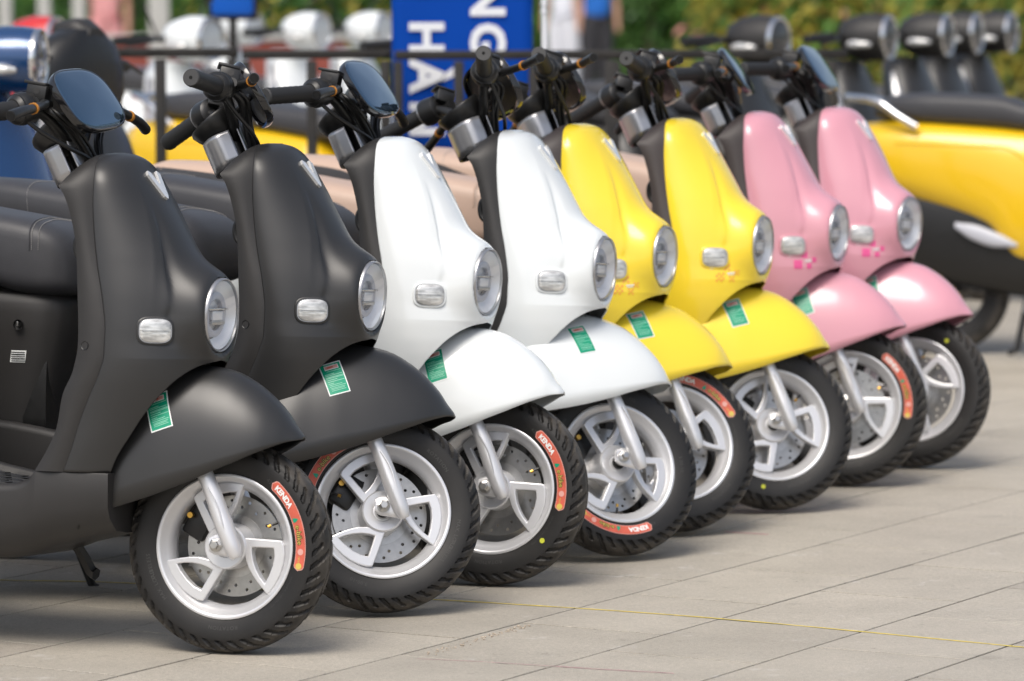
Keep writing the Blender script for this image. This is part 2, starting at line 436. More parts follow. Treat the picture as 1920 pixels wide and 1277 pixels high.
# front colour panel: z -> ax, ay, l1, sx, sy, l2, dx
AXT = [(.961, -.240), (.957, -.222), (.950, -.209), (.938, -.197), (.920, -.184), (.90, -.171), (.863, -.147), (.82, -.120), (.785, -.100), (.756, -.085), (.70, -.066), (.65, -.058), (.60, -.052), (.58, -.044), (.566, -.038)]
SXT = [(.961, -.262, .006), (.958, -.264, .040), (.952, -.262, .068), (.94, -.257, .094), (.92, -.251, .113), (.90, -.248, .122), (.87, -.246, .128), (.82, -.240, .135), (.745, -.226, .145), (.675, -.209, .153), (.614, -.200, .158), (.572, -.200, .161), (.531, -.210, .163), (.489, -.228, .164), (.44, -.247, .165), (.38, -.265, .167), (.345, -.278, .168)]
ARC = [(.566, -.030), (.562, -.037), (.556, -.046), (.545, -.057), (.530, -.071), (.515, -.084), (.497, -.099), (.477, -.115), (.45, -.134), (.418, -.154), (.377, -.179), (.345, -.193)]
BXT = [(.961, -.266, .004), (.955, -.276, .050), (.94, -.285, .090), (.92, -.296, .122), (.90, -.306, .142), (.893, -.310, .148), (.88, -.300, .148), (.842, -.285, .147), (.78, -.270, .149), (.70, -.262, .154), (.59, -.255, .161), (.54, -.263, .164), (.492, -.283, .167), (.431, -.293, .169), (.38, -.316, .170), (.345, -.338, .171)]

VXT = [(.566, -.038), (.5475, -.037), (.53, -.037), (.50, -.042), (.47, -.056), (.43, -.080), (.38, -.112), (.345, -.130)]
def section(z, n):
    sx, sy = interp(SXT, z)
    if z > .566:
        ax, ay = interp(AXT, z)[0], 0.0; l1 = .62*sy; dx = 0
    else:
        ax, ay, dx = interp(VXT, z)[0], 0.0, 0; l1 = .62*sy
    l2 = .42*(ax-sx)
    p0, p1, p2, p3 = (ax, ay), (ax+dx, ay+l1), (sx+l2, sy+.002), (sx, sy); out = []
    t0 = 0.0
    if z <= .566:
        xe = interp(ARC, z)[0]
        for k in range(400):
            t = k/400
            if (1-t)**3*p0[0]+3*t*(1-t)**2*p1[0]+3*t*t*(1-t)*p2[0]+t**3*p3[0] <= xe: break
        t0 = t
    for i in range(n+1):
        t = t0+(1-t0)*i/n; a, b, c, d = (1-t)**3, 3*t*(1-t)**2, 3*t*t*(1-t), t**3
        out.append((a*p0[0]+b*p1[0]+c*p2[0]+d*p3[0], a*p0[1]+b*p1[1]+c*p2[1]+d*p3[1]))
    return out

def shape_front(x, y, z):
    """headlamp housing, side hollow and crease"""
    ay = abs(y)
    # hollow beside the nose, running down to the foot of the lamp housing
    yv = np.interp(z, [.60, .65, .70, .76, .82, .86], [.108, .103, .092, .076, .062, .055])
    ramp = np.interp(z, [.585, .62, .66, .72, .80, .87], [0, .7, 1, .9, .45, 0])
    x -= .0125*ramp*math.exp(-((ay-yv)/.011)**2) if ay < yv else .0125*ramp*math.exp(-((ay-yv)/.0055)**2)
    yr = np.interp(z, [.62, .70, .80, .90], [.132, .116, .088, .062]); rr = np.interp(z, [.60, .66, .74, .86, .92], [0, .6, 1, .8, 0])
    x += .0030*rr*math.exp(-abs(ay-yr)/.012)
    rho = math.hypot(y, z-LAMP.z)
    RH = .0775
    if rho < RH:
        xr = -.030; x = max(x, xr) if rho > RH-.0055 else -.052
    else:
        w = .0215+.003*max(0, (z-LAMP.z)/rho)+.010*max(0, -(z-LAMP.z)/rho)
        b = math.exp(-((rho-RH)/w)**1.7)
        xr = -.030+math.tan(LTILT)*(z-LAMP.z)*-.6
        if xr > x: x = x+(xr-x)*b
    return x

def front_panel_geo():
    # rows: dense near the top and near the arch
    zs = []
    zs += list(.961-.02*(np.linspace(0, 1, 9)**2)); zs += list(np.linspace(.938, .5665, 100)); zs += list(.566-.221*np.linspace(0, 1, 56)**1.3)
    n = 56; rows = []
    for z in zs:
        sec = section(z, n); row = []
        for x, y in sec:
            row.append((shape_front(x, y, z) if .53 < z < .92 else x, -y, z))
        rows.append(row)
    g = grid(rows); g.mirror_add(); return g

def inner_panel_geo():
    rows = []
    for z in list(.961-.03*(np.linspace(0, 1, 9)**2))+list(np.linspace(.927, .345, 70)):
        sx, sy = interp(SXT, z); bx, by = interp(BXT, z)
        r = [(sx+.004, -(sy-.004)), (sx-.001, -sy)]
        for t in (.2, .4, .6, .8, .95): r.append((sx+(bx-sx)*t, -(sy+(by-sy)*t+.006*math.sin(PI*t))))
        r += [(bx, -by), (bx-.002, -(by-.006)), (bx+.004, -(by-.02)), (bx+.018, -(by*.75)), (bx+.026, -(by*.5)), (bx+.03, -(by*.25)), (bx+.03, 0)]
        rows.append([(x, min(y, 0), z) for x, y in r])
    g = grid(rows)
    g.mirror_add(); return g

def ang_ring(r0, n, a0=0): return [(r0*math.cos(a0+2*PI*k/n), r0*math.sin(a0+2*PI*k/n)) for k in range(n)]

# ---- mudguard (in steering frame)
MGT = [  # x, half width, z bottom, z top
 (.1440, .004, .4165, .4200), (.139, .022, .4145, .427), (.125, .040, .411, .443), (.105, .061, .402, .470), (.075, .081, .388, .499), (.04, .093, .371, .524), (0, .101, .353, .543),
 (-.04, .106, .334, .551), (-.08, .109, .317, .553), (-.12, .111, .301, .548), (-.16, .111, .287, .535), (-.20, .112, .274, .515), (-.24, .111, .262, .475), (-.285, .107, .248, .41)]
def mudguard_geo():
    rows = []; N = 70
    for i in range(N+1):
        t = i/N; x = .1440-(.4290)*(t**1.35)
        w, zb, zt = interp(MGT, x); row = []
        e = float(np.interp(x, [-.12, .0, .14], [2.45, 2.1, 1.9]))
        for k in range(33):
            a = PI*k/32; c, s = math.cos(a), math.sin(a)
            y = w*math.copysign(abs(c)**(2/e), c); z = zb+(zt-zb)*abs(s)**(2/e)
            row.append((x, -y, z))
        rows.append(row)
    return grid(rows)

# ---- tyre
TP = [(0, .2050), (.008, .2048), (.016, .2037), (.023, .2013), (.029, .1975), (.0335, .1925), (.0365, .1860), (.0385, .1780), (.0388, .1700), (.0382, .1620), (.0368, .1540), (.0350, .1470), (.0335, .1425), (.0320, .1400)]
def side_y(r):
    rs = [p[1] for p in TP][::-1]; ys = [p[0] for p in TP][::-1]
    return float(np.interp(r, rs, ys))
def tyre_geo():
    half = smooth_path([(p[0], p[1], 0) for p in TP], 3)
    prof = [(-p.x, p.y) for p in half[::-1]]+[(p.x, p.y) for p in half[1:]]
    # arc coordinate
    L = [0]
    for i in range(1, len(prof)): L.append(L[-1]+math.hypot(prof[i][0]-prof[i-1][0], prof[i][1]-prof[i-1][1]))
    mid = L[-1]/2; seg = 440; N = 22; rows = []
    for k in range(seg):
        a = 2*PI*k/seg; row = []
        for i, (y, r) in enumerate(prof):
            s = (L[i]-mid)/.047; sa = abs(s); dep = 0.0
            ph = (a*N/(2*PI)+(.5 if s < 0 else 0)+.62*sa**1.5) % 1
            d1 = abs(ph-.5)
            if .16 < sa < 1.08 and d1 < .10: dep = .0058
            ph2 = (ph+.5) % 1; d2 = abs(ph2-.5)
            if .60 < sa < 1.02 and d2 < .08: dep = .0050
            wob = .03+.035*math.sin(a*N)
            if abs(s-wob) < .045: dep = max(dep, .0035)
            if r < .181: dep = 0
            if .1845 < r < .1875: dep += .0006
            if .1705 < r < .1722: dep -= .0005
            nrm = Vector((y*1.0, (r-.165)*.9)).normalized() if r > .166 else Vector((math.copysign(1, y), 0))
            y2, r2 = y-nrm.x*dep, r-nrm.y*dep
            row.append((r2*math.cos(a), y2, r2*math.sin(a)))
        rows.append(row)
    return grid(rows, closed_u=True)

def polar_text(s, size, a0, r0, y, space=1.0, bold=0.0, inward=False):
    """text running clockwise as seen from the right hand side, tops outward"""
    g = text_geo(s, size, 0, space, bold); g = G().add(g.v, g.f)
    if inward: g.v = [((r0-v[1])*math.cos(a0+v[0]/r0), -y(r0-v[1]), (r0-v[1])*math.sin(a0+v[0]/r0)) for v in g.v]
    else: g.v = [((r0+v[1])*math.cos(a0-v[0]/r0), -y(r0+v[1]), (r0+v[1])*math.sin(a0-v[0]/r0)) for v in g.v]
    return g

def band(a0, a1, r0, r1, off, n=40, round_end=True):
    rm = (r0+r1)/2; hw = (r1-r0)/2; rows = []
    for i in range(n+1):
        a = a0+(a1-a0)*i/n; s = min(abs(a-a0), abs(a1-a))*rm
        w = hw if s > hw or not round_end else math.sqrt(max(0, hw*hw-(hw-s)**2))+.0004
        rows.append([(r*math.cos(a), -(side_y(r)+off), r*math.sin(a)) for r in (rm-w, rm-w*.33, rm+w*.33, rm+w)])
    return grid(rows)

def disc_on_side(a, r, rad, off, n=20):
    g = G(); c = (r*math.cos(a), r*math.sin(a)); pts = []
    for k in range(n):
        x, z = c[0]+rad*math.cos(2*PI*k/n), c[1]+rad*math.sin(2*PI*k/n); pts.append((x, -(side_y(math.hypot(x, z))+off), z))
    g.v = pts; g.f = [tuple(range(n))]; return g

def make_wheel(parent, name='front_wheel', labels=True, tyre_me=None):
    """rim mesh is the wheel part; tyre, spokes, hub, disc are its sub-parts. Origin at the hub."""
    rim = []
    P = [(-.0335, .1325), (-.0352, .1345), (-.0355, .1382), (-.0345, .1402), (-.032, .1405), (-.030, .137), (-.0285, .1318), (-.025, .1285), (-.020, .1262), (-.0175, .1225), (-.014, .1175), (0, .116)]
    prof = P+[(-a, b) for a, b in P[:-1][::-1]]
    inner = [(.0335, .1325), (.028, .1280), (.022, .1225), (.015, .1140), (0, .1125), (-.015, .1140), (-.022, .1225), (-.028, .1280), (-.0335, .1325)]
    g = revolve(prof+inner[1:], 96)
    rm = build(name, g, M['alloy'], parent, angle=50)
    ty = build('tyre', tyre_geo(), M['rubber'], rm, angle=38)
    # three open triangular spokes
    S = .000355
    out = [(96, 52), (180, 50), (268, 47), (322, 44), (334, 20), (339, -30), (334, -85), (318, -140), (294, -190), (262, -237), (246, -250), (222, -222), (192, -190), (160, -150), (132, -105), (116, -60), (104, -15)]
    hole = [(150, 2), (200, 3), (276, 2), (281, -40), (272, -95), (252, -150), (232, -190), (206, -160), (182, -122), (162, -75), (152, -30)]
    for k in range(3):
        a = -2*PI/3*k; c, s = math.cos(a), math.sin(a)
        t3 = lambda x, y, h: ((x*c-y*s)*S, -.026+h*.9, (x*s+y*c)*S)
        g = plate(out, [hole], .022, t3)
        sp = build('spoke', g, M['alloy'], rm, smooth=False)
        md = sp.modifiers.new('edge', 'BEVEL'); md.width = .0022; md.segments = 2; md.limit_method = 'ANGLE'; md.angle_limit = math.radians(50)
    hub = revolve([(-.030, .0), (-.030, .016), (-.028, .0175), (-.0275, .020), (-.030, .0215), (-.031, .040), (-.028, .043), (-.012, .045), (.022, .045), (.026, .040), (.026, 0)], 48)
    build('hub', hub, M['alloy'], rm, angle=35)
    hc = revolve([(-.0305, .0005), (-.0305, .0145), (-.036, .0145), (-.036, .0005)], 24); build('bearing_seal', hc, M['black'], rm, angle=35)
    holes = [ang_ring(.0036, 8) for _ in range(1)]
    hl = []
    for k in range(15):
        for rr, da in ((.088, 0), (.076, .16)):
            a = 2*PI*k/15+da; hl.append([(rr*math.cos(a)+.0034*math.cos(b), rr*math.sin(a)+.0034*math.sin(b)) for b in [2*PI*j/8 for j in range(8)]])
    dg = plate(ang_ring(.098, 60), hl+[ang_ring(.060, 30)], .004, lambda x, y, h: (x, .024+h, y))
    build('brake_disc', dg, DIS, rm, smooth=False)
    cr = plate(ang_ring(.061, 30), [ang_ring(.02, 16)], .005, lambda x, y, h: (x, .0225+h, y))
    for k in range(5): pass
    build('disc_carrier', cr, M['steel'], rm, smooth=False)
    vs = tube([(.0, -.004, .113), (.0, -.008, .104), (.0, -.010, .098)], [.0035, .0028, .0025], 8)
    rv = Matrix.Rotation(1.1, 4, 'Y'); build('valve', vs.xf(rv), M['black'], rm)
    build('valve_cap', tube([(.0, -.0105, .0965), (.0, -.012, .090)], .0034, 8).xf(rv), M['bronze'], rm)
    # raised sidewall lettering
    tx = G()
    for s, a in (('3.00-10', 2.2), ('42J', 1.0), ('ROTATION', -1.35), ('TUBELESS', 3.6), ('MAX. LOAD', -2.4)):
        t = polar_text(s, .0105, a, .1535, lambda r: side_y(r)+.0005, 1.15); tx.add(t.v, t.f)
    t = polar_text('DOT MADE IN  LOAD 150kg 325kPa', .0045, -.35, .149, lambda r: side_y(r)+.0005, 1.1); tx.add(t.v, t.f)
    build('sidewall_lettering', tx, M['rubber_text'], rm, smooth=False, fixn=False, props={'kind': 'stuff'})
    return rm

def tyre_label(rm, a_start=math.radians(52), span=math.radians(66)):
    r0, r1 = .1485, .1675; o = 'tyre_label'
    b = build(o, band(a_start+.012, a_start-span-.012, r0-.0012, r1+.0012, .0009), M['sticker_pale'], rm, fixn=False)
    build('tyre_label', band(a_start, a_start-span, r0, r1, .0013), M['sticker_red'], rm, fixn=False)
    y = lambda r: side_y(r)+.0018
    t = polar_text('KENDA', .0150, a_start-.055, .1525, y, .92, .0006); build('tyre_lettering', t, M['sticker_white'], rm, smooth=False, fixn=False)
    tri = G(); a = a_start-.50
    for q, (da, dr) in enumerate(((0, .0),)):
        pts = [(a, .151), (a-.06, .151), (a-.06, .156), (a-.035, .163), (a-.012, .157)]
        tri.v = [(r*math.cos(b2), -y(r), r*math.sin(b2)) for b2, r in pts]; tri.f = [tuple(range(5))]
    build('tyre_label_mark', tri, M['green'], rm, smooth=False, fixn=False)
    t = polar_text('e-bike', .0150, a_start-.60, .1520, y, 1.0, .0009)
    build('tyre_lettering', t, M['black'], rm, smooth=False, fixn=False)
    t = polar_text('e-bike', .0150, a_start-.60, .1520, lambda r: side_y(r)+.0022, 1.0, .00005)
    build('tyre_lettering', t, M['sticker_yellow'], rm, smooth=False, fixn=False)
    build('tyre_label_mark', disc_on_side(a_start-.93, .158, .0062, .0018), M['sticker_pale'], rm, smooth=False, fixn=False)
    build('tyre_label_mark', disc_on_side(a_start-1.105, .158, .0064, .0018), M['sticker_yellow'], rm, smooth=False, fixn=False)
    t = polar_text('race', .0075, a_start-.985, .1545, y, .9); build('tyre_lettering', t, M['sticker_yellow'], rm, smooth=False, fixn=False)

SEATT = [(-.82, .150, .648, .806, 3.4), (-.92, .152, .705, .822, 3.4), (-1.06, .148, .738, .843, 3.4), (-1.17, .138, .755, .856, 3.3), (-1.32, .110, .775, .860, 3), (-1.40, .06, .79, .845, 2.5)]
def make_scooter():
    root = empty('electric_scooter')
    # ---------------- colour panel and inner leg shield
    fpg = front_panel_geo()
    fp = build('front_panel', fpg, M['charcoal'], root, angle=55, solid=.0035, merge=.0001)
    bv = bvh_of(fpg)
    ipg = inner_panel_geo()
    build('leg_shield', ipg, M['dark'], root, angle=50, merge=.0001)
    bv2 = bvh_of(ipg)
    # emblem: a chrome V on the nose
    def vee(off):
        out = []
        L = [(-.0215, .0355), (-.0125, .0415), (-.0015, .0160), (.0010, .0130), (.0090, .0370), (.0150, .0410), (.0185, .0330), (.0056, -.0105), (.0004, -.0155), (-.0052, -.0095)]
        return L
    em = G(); Lp = vee(0); c0 = Vector((-.156, 0, .887))
    pts = []
    for (y, z) in Lp:
        h, n = cast(bv, (.3, -y*1.35, .885+z*.95), (-1, 0, 0)); pts.append((h, n))
    n = len(pts)
    base = [p+nn*-.001 for p, nn in pts]; top = [p+nn*.0055 for p, nn in pts]
    ctr = cast(bv, (.3, 0.001, .887), (-1, 0, 0))[0]
    em.v = base+top
    em.f = [(i, (i+1) % n, n+(i+1) % n, n+i) for i in range(n)]
    # cap as two limbs of quads
    em.f += [(n+0, n+1, n+2, n+9), (n+9, n+2, n+3, n+8), (n+3, n+4, n+5, n+6), (n+3, n+6, n+7, n+8)]
    e = build('emblem', em, M['emblem'], fp, smooth=False)
    # indicators
    for s in (1, -1):
        h, nn = cast(bv, (.25, -s*.42, .619), Vector((-.113, -s*.121, .619))-Vector((.25, -s*.42, .619)))
        zax = nn; yax = (Vector((0, 0, 1))-zax*zax.z).normalized(); xax = yax.cross(zax)
        F = Matrix(((xax.x, yax.x, zax.x, h.x), (xax.y, yax.y, zax.y, h.y), (xax.z, yax.z, zax.z, h.z), (0, 0, 0, 1)))
        def stadium(a, b, n=40, p=3.2): return [(a*math.copysign(abs(math.cos(t))**(2/p), math.cos(t)), b*math.copysign(abs(math.sin(t))**(2/p), math.sin(t))) for t in [2*PI*k/n for k in range(n)]]
        rows = [[(x, y, z) for x, y in stadium(a, b)] for a, b, z in ((.036, .0275, -.004), (.036, .0275, .0022), (.0335, .025, .004), (.0315, .0232, .0036), (.0310, .0228, .0015))]
        rg0 = [[(x, y, z) for x, y in stadium(a, b)] for a, b, z in ((.0322, .0238, .0025), (.0320, .0236, .0046), (.0305, .0222, .0046), (.0302, .0220, .0025))]
        build('lens_rim', grid(rg0, closed_v=True).xf(F), M['silver'], fp, angle=40)
        br = build('indicator_bezel', grid(rows, closed_v=True).xf(F), M['charcoal'], fp, angle=50)
        rows = [[(x, y, z) for x, y in stadium(a, b)] for a, b, z in ((.0312, .023, .001), (.0308, .0227, .0045), (.029, .021, .0062), (.022, .015, .0072), (.010, .007, .0076))]
        l = loft(rows)
        build('indicator_lens', l.xf(F), M['lamp_white'], fp, angle=60)
        bar = box((0, 0, .0079), (.052, .0012, .0008), 0); build('lens_rib', bar.xf(F), M['silver'], fp, smooth=False)
    # headlamp
    LM = Matrix.Translation(LAMP) @ Matrix.Rotation(LTILT, 4, 'Y') @ Matrix.Diagonal((1, .945, .945, 1))
    hl = build('headlamp', revolve([(-.016, .0766), (-.004, .0768), (-.0008, .0758), (.0006, .0742), (.0002, .0728), (-.004, .0716), (-.016, .070)], 72, 'X').xf(LM), M['silver'], root, angle=45)
    build('reflector', revolve([(-.004, .0700), (-.010, .0660), (-.018, .0590), (-.024, .0490), (-.0245, .0475), (-.024, .001)], 72, 'X').xf(LM), M['reflector'], hl, angle=30)
    build('light_ring', revolve([(-.0235, .0475), (-.0150, .0465), (-.0135, .0440), (-.0135, .0350), (-.0150, .0325), (-.0235, .0320)], 64, 'X').xf(LM), M['lamp_grey'], hl, angle=40)
    build('lamp_brow', box((-.0135, 0, .012), (.010, .088, .0045), .001).xf(LM), M['chrome'], hl)
    g = box((-.016, 0, -.002), (.012, .046, .020), .002); build('projector', g.xf(LM), M['reflector'], hl)
    g = box((-.0125, 0, -.016), (.010, .060, .008), .002); build('projector_trim', g.xf(LM), M['steel'], hl)
    build('lamp_glass', revolve([(-.0005, .0722), (.0035, .066), (.0075, .052), (.0105, .032), (.0118, .012), (.012, .0005)], 72, 'X').xf(LM), M['glass'], hl, angle=80)
    # small hook, screw and clip on the leg shield
    hk = smooth_path([(-.262, -.10, .800), (-.284, -.10, .800), (-.293, -.10, .790), (-.294, -.10, .772), (-.288, -.10, .758), (-.276, -.10, .750)], 4)
    build('bag_hook', tube(hk, .0065, 8), M['black'], root)
    for s in (-1, 1):
        h, nn = cast(bv2, (-.238, s*.4, .588), (0, -s, 0))
        if h:
            g = revolve([(-.003, .0), (-.003, .004), (.0005, .0075), (.001, .0085), (-.002, .009)], 20, 'X')
            q = Vector((1, 0, 0)).rotation_difference(nn).to_matrix().to_4x4(); build('screw', g.xf(Matrix.Translation(h) @ q), M['black'], root)
    # ---------------- wheel arch liner, stem inside
    rows = []
    for x, z, w in ((-.085, .560, .070), (-.12, .545, .095), (-.155, .525, .115), (-.20, .475, .130), (-.24, .42, .140), (-.27, .36, .147), (-.292, .30, .15), (-.30, .235, .15)):
        rows.append([(x+.03*(abs(y)/.13)**3, y, z) for y in (-w, -w*.7, -w*.35, 0, w*.35, w*.7, w)])
    build('arch_liner', grid(rows), M['black'], root, solid=.003)
    # ---------------- lower body, floor
    rows = []
    LB = [(-.193, .147, .226, .3442), (-.22, .154, .222, .3444), (-.28, .1675, .207, .3444), (-.335, .171, .193, .344), (-.36, .172, .183, .327), (-.385, .173, .175, .319), (-.43, .173, .168, .317), (-.55, .172, .163, .332), (-.68, .170, .160, .360), (-.80, .168, .160, .375), (-.90, .160, .165, .38)]
    xs = np.concatenate([np.linspace(-.193, -.45, 34), np.linspace(-.47, -.90, 14)])
    for x in xs:
        w, zb, zt = interp([(a, b, c, d) for a, b, c, d in LB], x)
        fl = min(zt-.002, .300) if x < -.345 else zt-.002
        fl = np.interp(x, [-.9, -.68, -.55, -.43, -.37, -.33, -.2], [.355, .338, .315, .300, .305, zt-.002, zt-.002])
        half = [(0, fl), (w-.042, fl), (w-.036, fl+.002), (w-.031, zt-.004), (w-.026, zt), (w-(.012 if x < -.345 else .010), zt), (w-(.003 if x < -.345 else .0012), zt-(.006 if x < -.345 else .0004)), (w, zt-(.016 if x < -.345 else .003)), (w-.002, zb+(zt-zb)*.45), (w-.012, zb+.03), (w-.04, zb+.006), (w-.09, zb), (0, zb)]
        rows.append([(x, -y, z) for y, z in half]+[(x, y, z) for y, z in half[1:-1][::-1]])
    build('lower_body', loft(rows), M['dark'], root, angle=45)
    # floor mat with raised ribs
    mt = G(); FZ = lambda x: float(np.interp(x, [-.9, -.68, -.55, -.43, -.37], [.355, .338, .315, .300, .305]))
    b = loft([[(x, y, FZ(x)+z) for y, z in ((-.123, 0), (-.123, .004), (-.120, .006), (.120, .006), (.123, .004), (.123, 0))] for x in np.linspace(-.38, -.74, 14)]); mt.add(b.v, b.f)
    fm = build('floor_mat', mt, M['mat_floor'], root)
    rb = G()
    for i in range(18):
        for j in range(7):
            if (i+j) % 2: continue
            b = box((-.39-i*.02, -.105+j*.035, FZ(-.39-i*.02)+.0062), (.010, .026, .0016)); rb.add(b.v, b.f)
    for j in (-.052, 0, .052):
        b = tube([(x, j, FZ(x)+.006) for x in np.linspace(-.39, -.73, 10)], .0014, 4); rb.add(b.v, b.f)
    build('mat_ribs', rb, M['black'], fm, smooth=False, props={'kind': 'stuff'})
    # floor front curve joining the leg shield
    rows = []
    for z, x in ((.345, -.300), (.338, -.318), (.325, -.338), (.312, -.362), (.305, -.385)):
        rows.append([(x, y, z) for y in np.linspace(-.145, .145, 9)])
    build('floor_ramp', grid(rows), M['dark'], root, solid=.003)
    # ---------------- seat, box, rear body
    rows = []
    for z, xf, w in ((.335, -.712, .118), (.36, -.708, .120), (.45, -.688, .124), (.56, -.664, .130), (.600, -.658, .132), (.618, -.660, .130), (.636, -.668, .127), (.644, -.680, .118)):
        rows.append([(xf-.222+.20*math.copysign(abs(math.cos(t))**.60, math.cos(t)), w*math.copysign(abs(math.sin(t))**.45, math.sin(t)), z) for t in [2*PI*k/44 for k in range(44)]])
    bx = loft(rows)
    bxo = build('seat_box', bx, M['dark'], root, angle=50)
    bb = bvh_of(bx)
    def side_decal(x, z, w, h, mt_, name='barcode_label', off=.0012, sl=0.0):
        g = G(); 
        for (dx, dz) in ((-w, -h), (w, -h), (w, h), (-w, h)):
            p, nn = cast(bb, (x+dx+sl*dz, -.4, z+dz), (0, 1, 0), off); g.v.append(tuple(p))
        g.f = [(0, 1, 2, 3)]; return build(name, g, mt_, bxo, smooth=False, fixn=False)
    side_decal(-.775, .508, .016, .0125, M['sticker_white'], sl=.15)
    for k in range(5): side_decal(-.775, .4985+k*.0045, .0145, .0009+.0003*(k % 2), M['black'], 'barcode_line', .002, sl=.15)
    build('lock', revolve([(-.002, .011), (.003, .010), (.004, .006), (.001, .005)], 20).xf(Matrix.Translation((-.770, -.133, .574))), M['black'], bxo)
    build('key_slot', box((-.770, -.137, .576), (.004, .003, .010), .001), M['steel'], bxo)
    build('rear_frame', body([(-.72, .10, .32, .55, 4), (-.80, .11, .30, .60, 4), (-.95, .11, .34, .62, 4)], 4), M['black'], root)
    st = body([(-.655, .055, .655, .700, 2.8), (-.660, .085, .645, .725, 3.2), (-.672, .113, .639, .750, 3.8), (-.696, .133, .635, .774, 4.4), (-.73, .144, .633, .789, 4.8), (-.775, .150, .636, .800, 4.8), (-.82, .153, .648, .807, 4.8), (-.92, .154, .700, .822, 4.2), (-1.06, .148, .738, .843, 3.4), (-1.17, .138, .755, .856, 3.3), (-1.32, .110, .775, .860, 3), (-1.40, .06, .79, .845, 2.5)], 9, m=48)
    so = build('seat', st, M['seat'], root, angle=60)
    sb = bvh_of(st)
    # piping seams and stitches of the seat
    for x0, dx in ((-.742, .0), (-.756, .0), (-1.10, .0)):
        loopp = []
        for k in range(40):
            a = PI*(k/39); o = Vector((x0, -.5*math.cos(a), .73+.5*math.sin(a)))
            tgt = Vector((x0+.014*math.cos(2*a), 0, .73)); h = sb.ray_cast(Vector((tgt.x, o.y, o.z)), (Vector((tgt.x, 0, .73))-Vector((tgt.x, o.y, o.z))).normalized())[0]
            if h: loopp.append(h+(h-Vector((h.x, 0, .73))).normalized()*.0004)
        if dx == 0 and x0 == -.756: build('seat_piping', tube(loopp, .0022, 6), M['seat'], so)
        g = G()
        for k in range(len(loopp)-1):
            for q in (0.05, .38, .70):
                a = loopp[k].lerp(loopp[k+1], q); b = loopp[k].lerp(loopp[k+1], q+.2); off = Vector((.006, 0, 0)); c = tube([a+off, b+off], .0008, 4); g.add(c.v, c.f)
        build('seat_stitching', g, M['thread'], so, smooth=False, props={'kind': 'stuff'})
    g = G()
    loopp = []
    for k in range(30):
        x = -.73-.022*k; h = sb.ray_cast(Vector((x, -.5, float(np.interp(x, [-1.4, -1.1, -.9, -.7], [.81, .79, .755, .70])))), Vector((0, 1, 0)))[0]
        if h: loopp.append(h+Vector((0, -.0004, 0)))
    rbg = body([(-.865, .135, .44, .66, 3), (-.885, .160, .41, .695, 3.2), (-.93, .172, .40, .720, 3.2), (-1.0, .178, .405, .745, 3), (-1.10, .178, .42, .765, 3), (-1.28, .155, .47, .785, 2.8), (-1.40, .12, .55, .80, 2.6), (-1.48, .07, .64, .79, 2.4)], 7, m=44)
    ro = build('rear_body', rbg, M['charcoal'], root, angle=60)
    build('tail_lamp', body([(-1.455, .05, .665, .735, 3), (-1.49, .04, .675, .725, 3)], 2), M['red'], ro)
    # rear wheel, mudguard, number board
    rw = build('rear_wheel', revolve([(-.0335, .133), (-.0355, .138), (-.032, .1405), (-.02, .126), (.02, .126), (.032, .1405), (.0355, .138), (.0335, .133), (0, .116), (-.0335, .133)], 48), M['alloy'], root)
    build('tyre', revolve([(-a, b) for a, b in TP[::-1]]+TP[1:], 72), M['rubber'], rw)
    build('hub_motor', revolve([(-.05, 0), (-.05, .07), (-.04, .095), (.04, .095), (.05, .07), (.05, 0)], 40), M['black'], rw)
    rw.location = (-1.22, 0, R)
    build('swing_arm', tube([(-.86, -.09, .25), (-1.22, -.09, .205)], .022, 8).add(*(lambda t: (t.v, t.f))(tube([(-.86, .09, .25), (-1.22, .09, .205)], .022, 8))), M['black'], root)
    for s in (-1, 1): build('shock_absorber', tube([(-1.10, s*.10, .50), (-1.22, s*.10, .23)], .022, 10), M['silver'], root)
    rg = []
    for i in range(17):
        a = math.radians(35+i*8); rg.append([(-1.22-.235*math.cos(a)*.98, y, .205+.235*math.sin(a)) for y in (-.055, -.045, 0, .045, .055)])
    build('rear_mudguard', grid(rg), M['black'], root, solid=.003)
    # ---------------- steering group
    mg = mudguard_geo(); mb = bvh_of(mg)
    mo = build('mudguard', mg, M['charcoal'], root, angle=60, solid=.003, merge=.00005)
    # green certificate sticker on the right side
    c00, c10, c01, c11 = [Vector(c) for c in ((-.130, 0, .419), (-.088, 0, .436), (-.155, 0, .485), (-.108, 0, .504))]
    c10 = Vector((-.0875, 0, .4345)); c11 = Vector((-.1115, 0, .502))
    def stick(u0, u1, v0, v1, mt_, name, off, nu=4, nv=4):
        rows = []
        for i in range(nu+1):
            u = u0+(u1-u0)*i/nu; row = []
            for j in range(nv+1):
                v = v0+(v1-v0)*j/nv; p = c00.lerp(c10, u).lerp(c01.lerp(c11, u), v)
                h, nn = cast(mb, (p.x, -.5, p.z), (0, 1, 0), off); row.append(h)
            rows.append(row)
        return build(name, grid(rows), mt_, mo, fixn=False)
    stick(0, 1, 0, 1, M['sticker_white'], 'certificate_sticker', .0006)
    stick(.05, .95, .035, .965, M['green'], 'sticker_field', .001)
    stick(.20, .84, .78, .915, M['sticker_white'], 'sticker_box', .0013, 3, 1)
    stick(.23, .81, .80, .895, M['sticker_pale'], 'sticker_box', .0015, 3, 1)
    stick(.32, .60, .83, .865, M['sticker_red'], 'sticker_text_line', .0018, 2, 1)
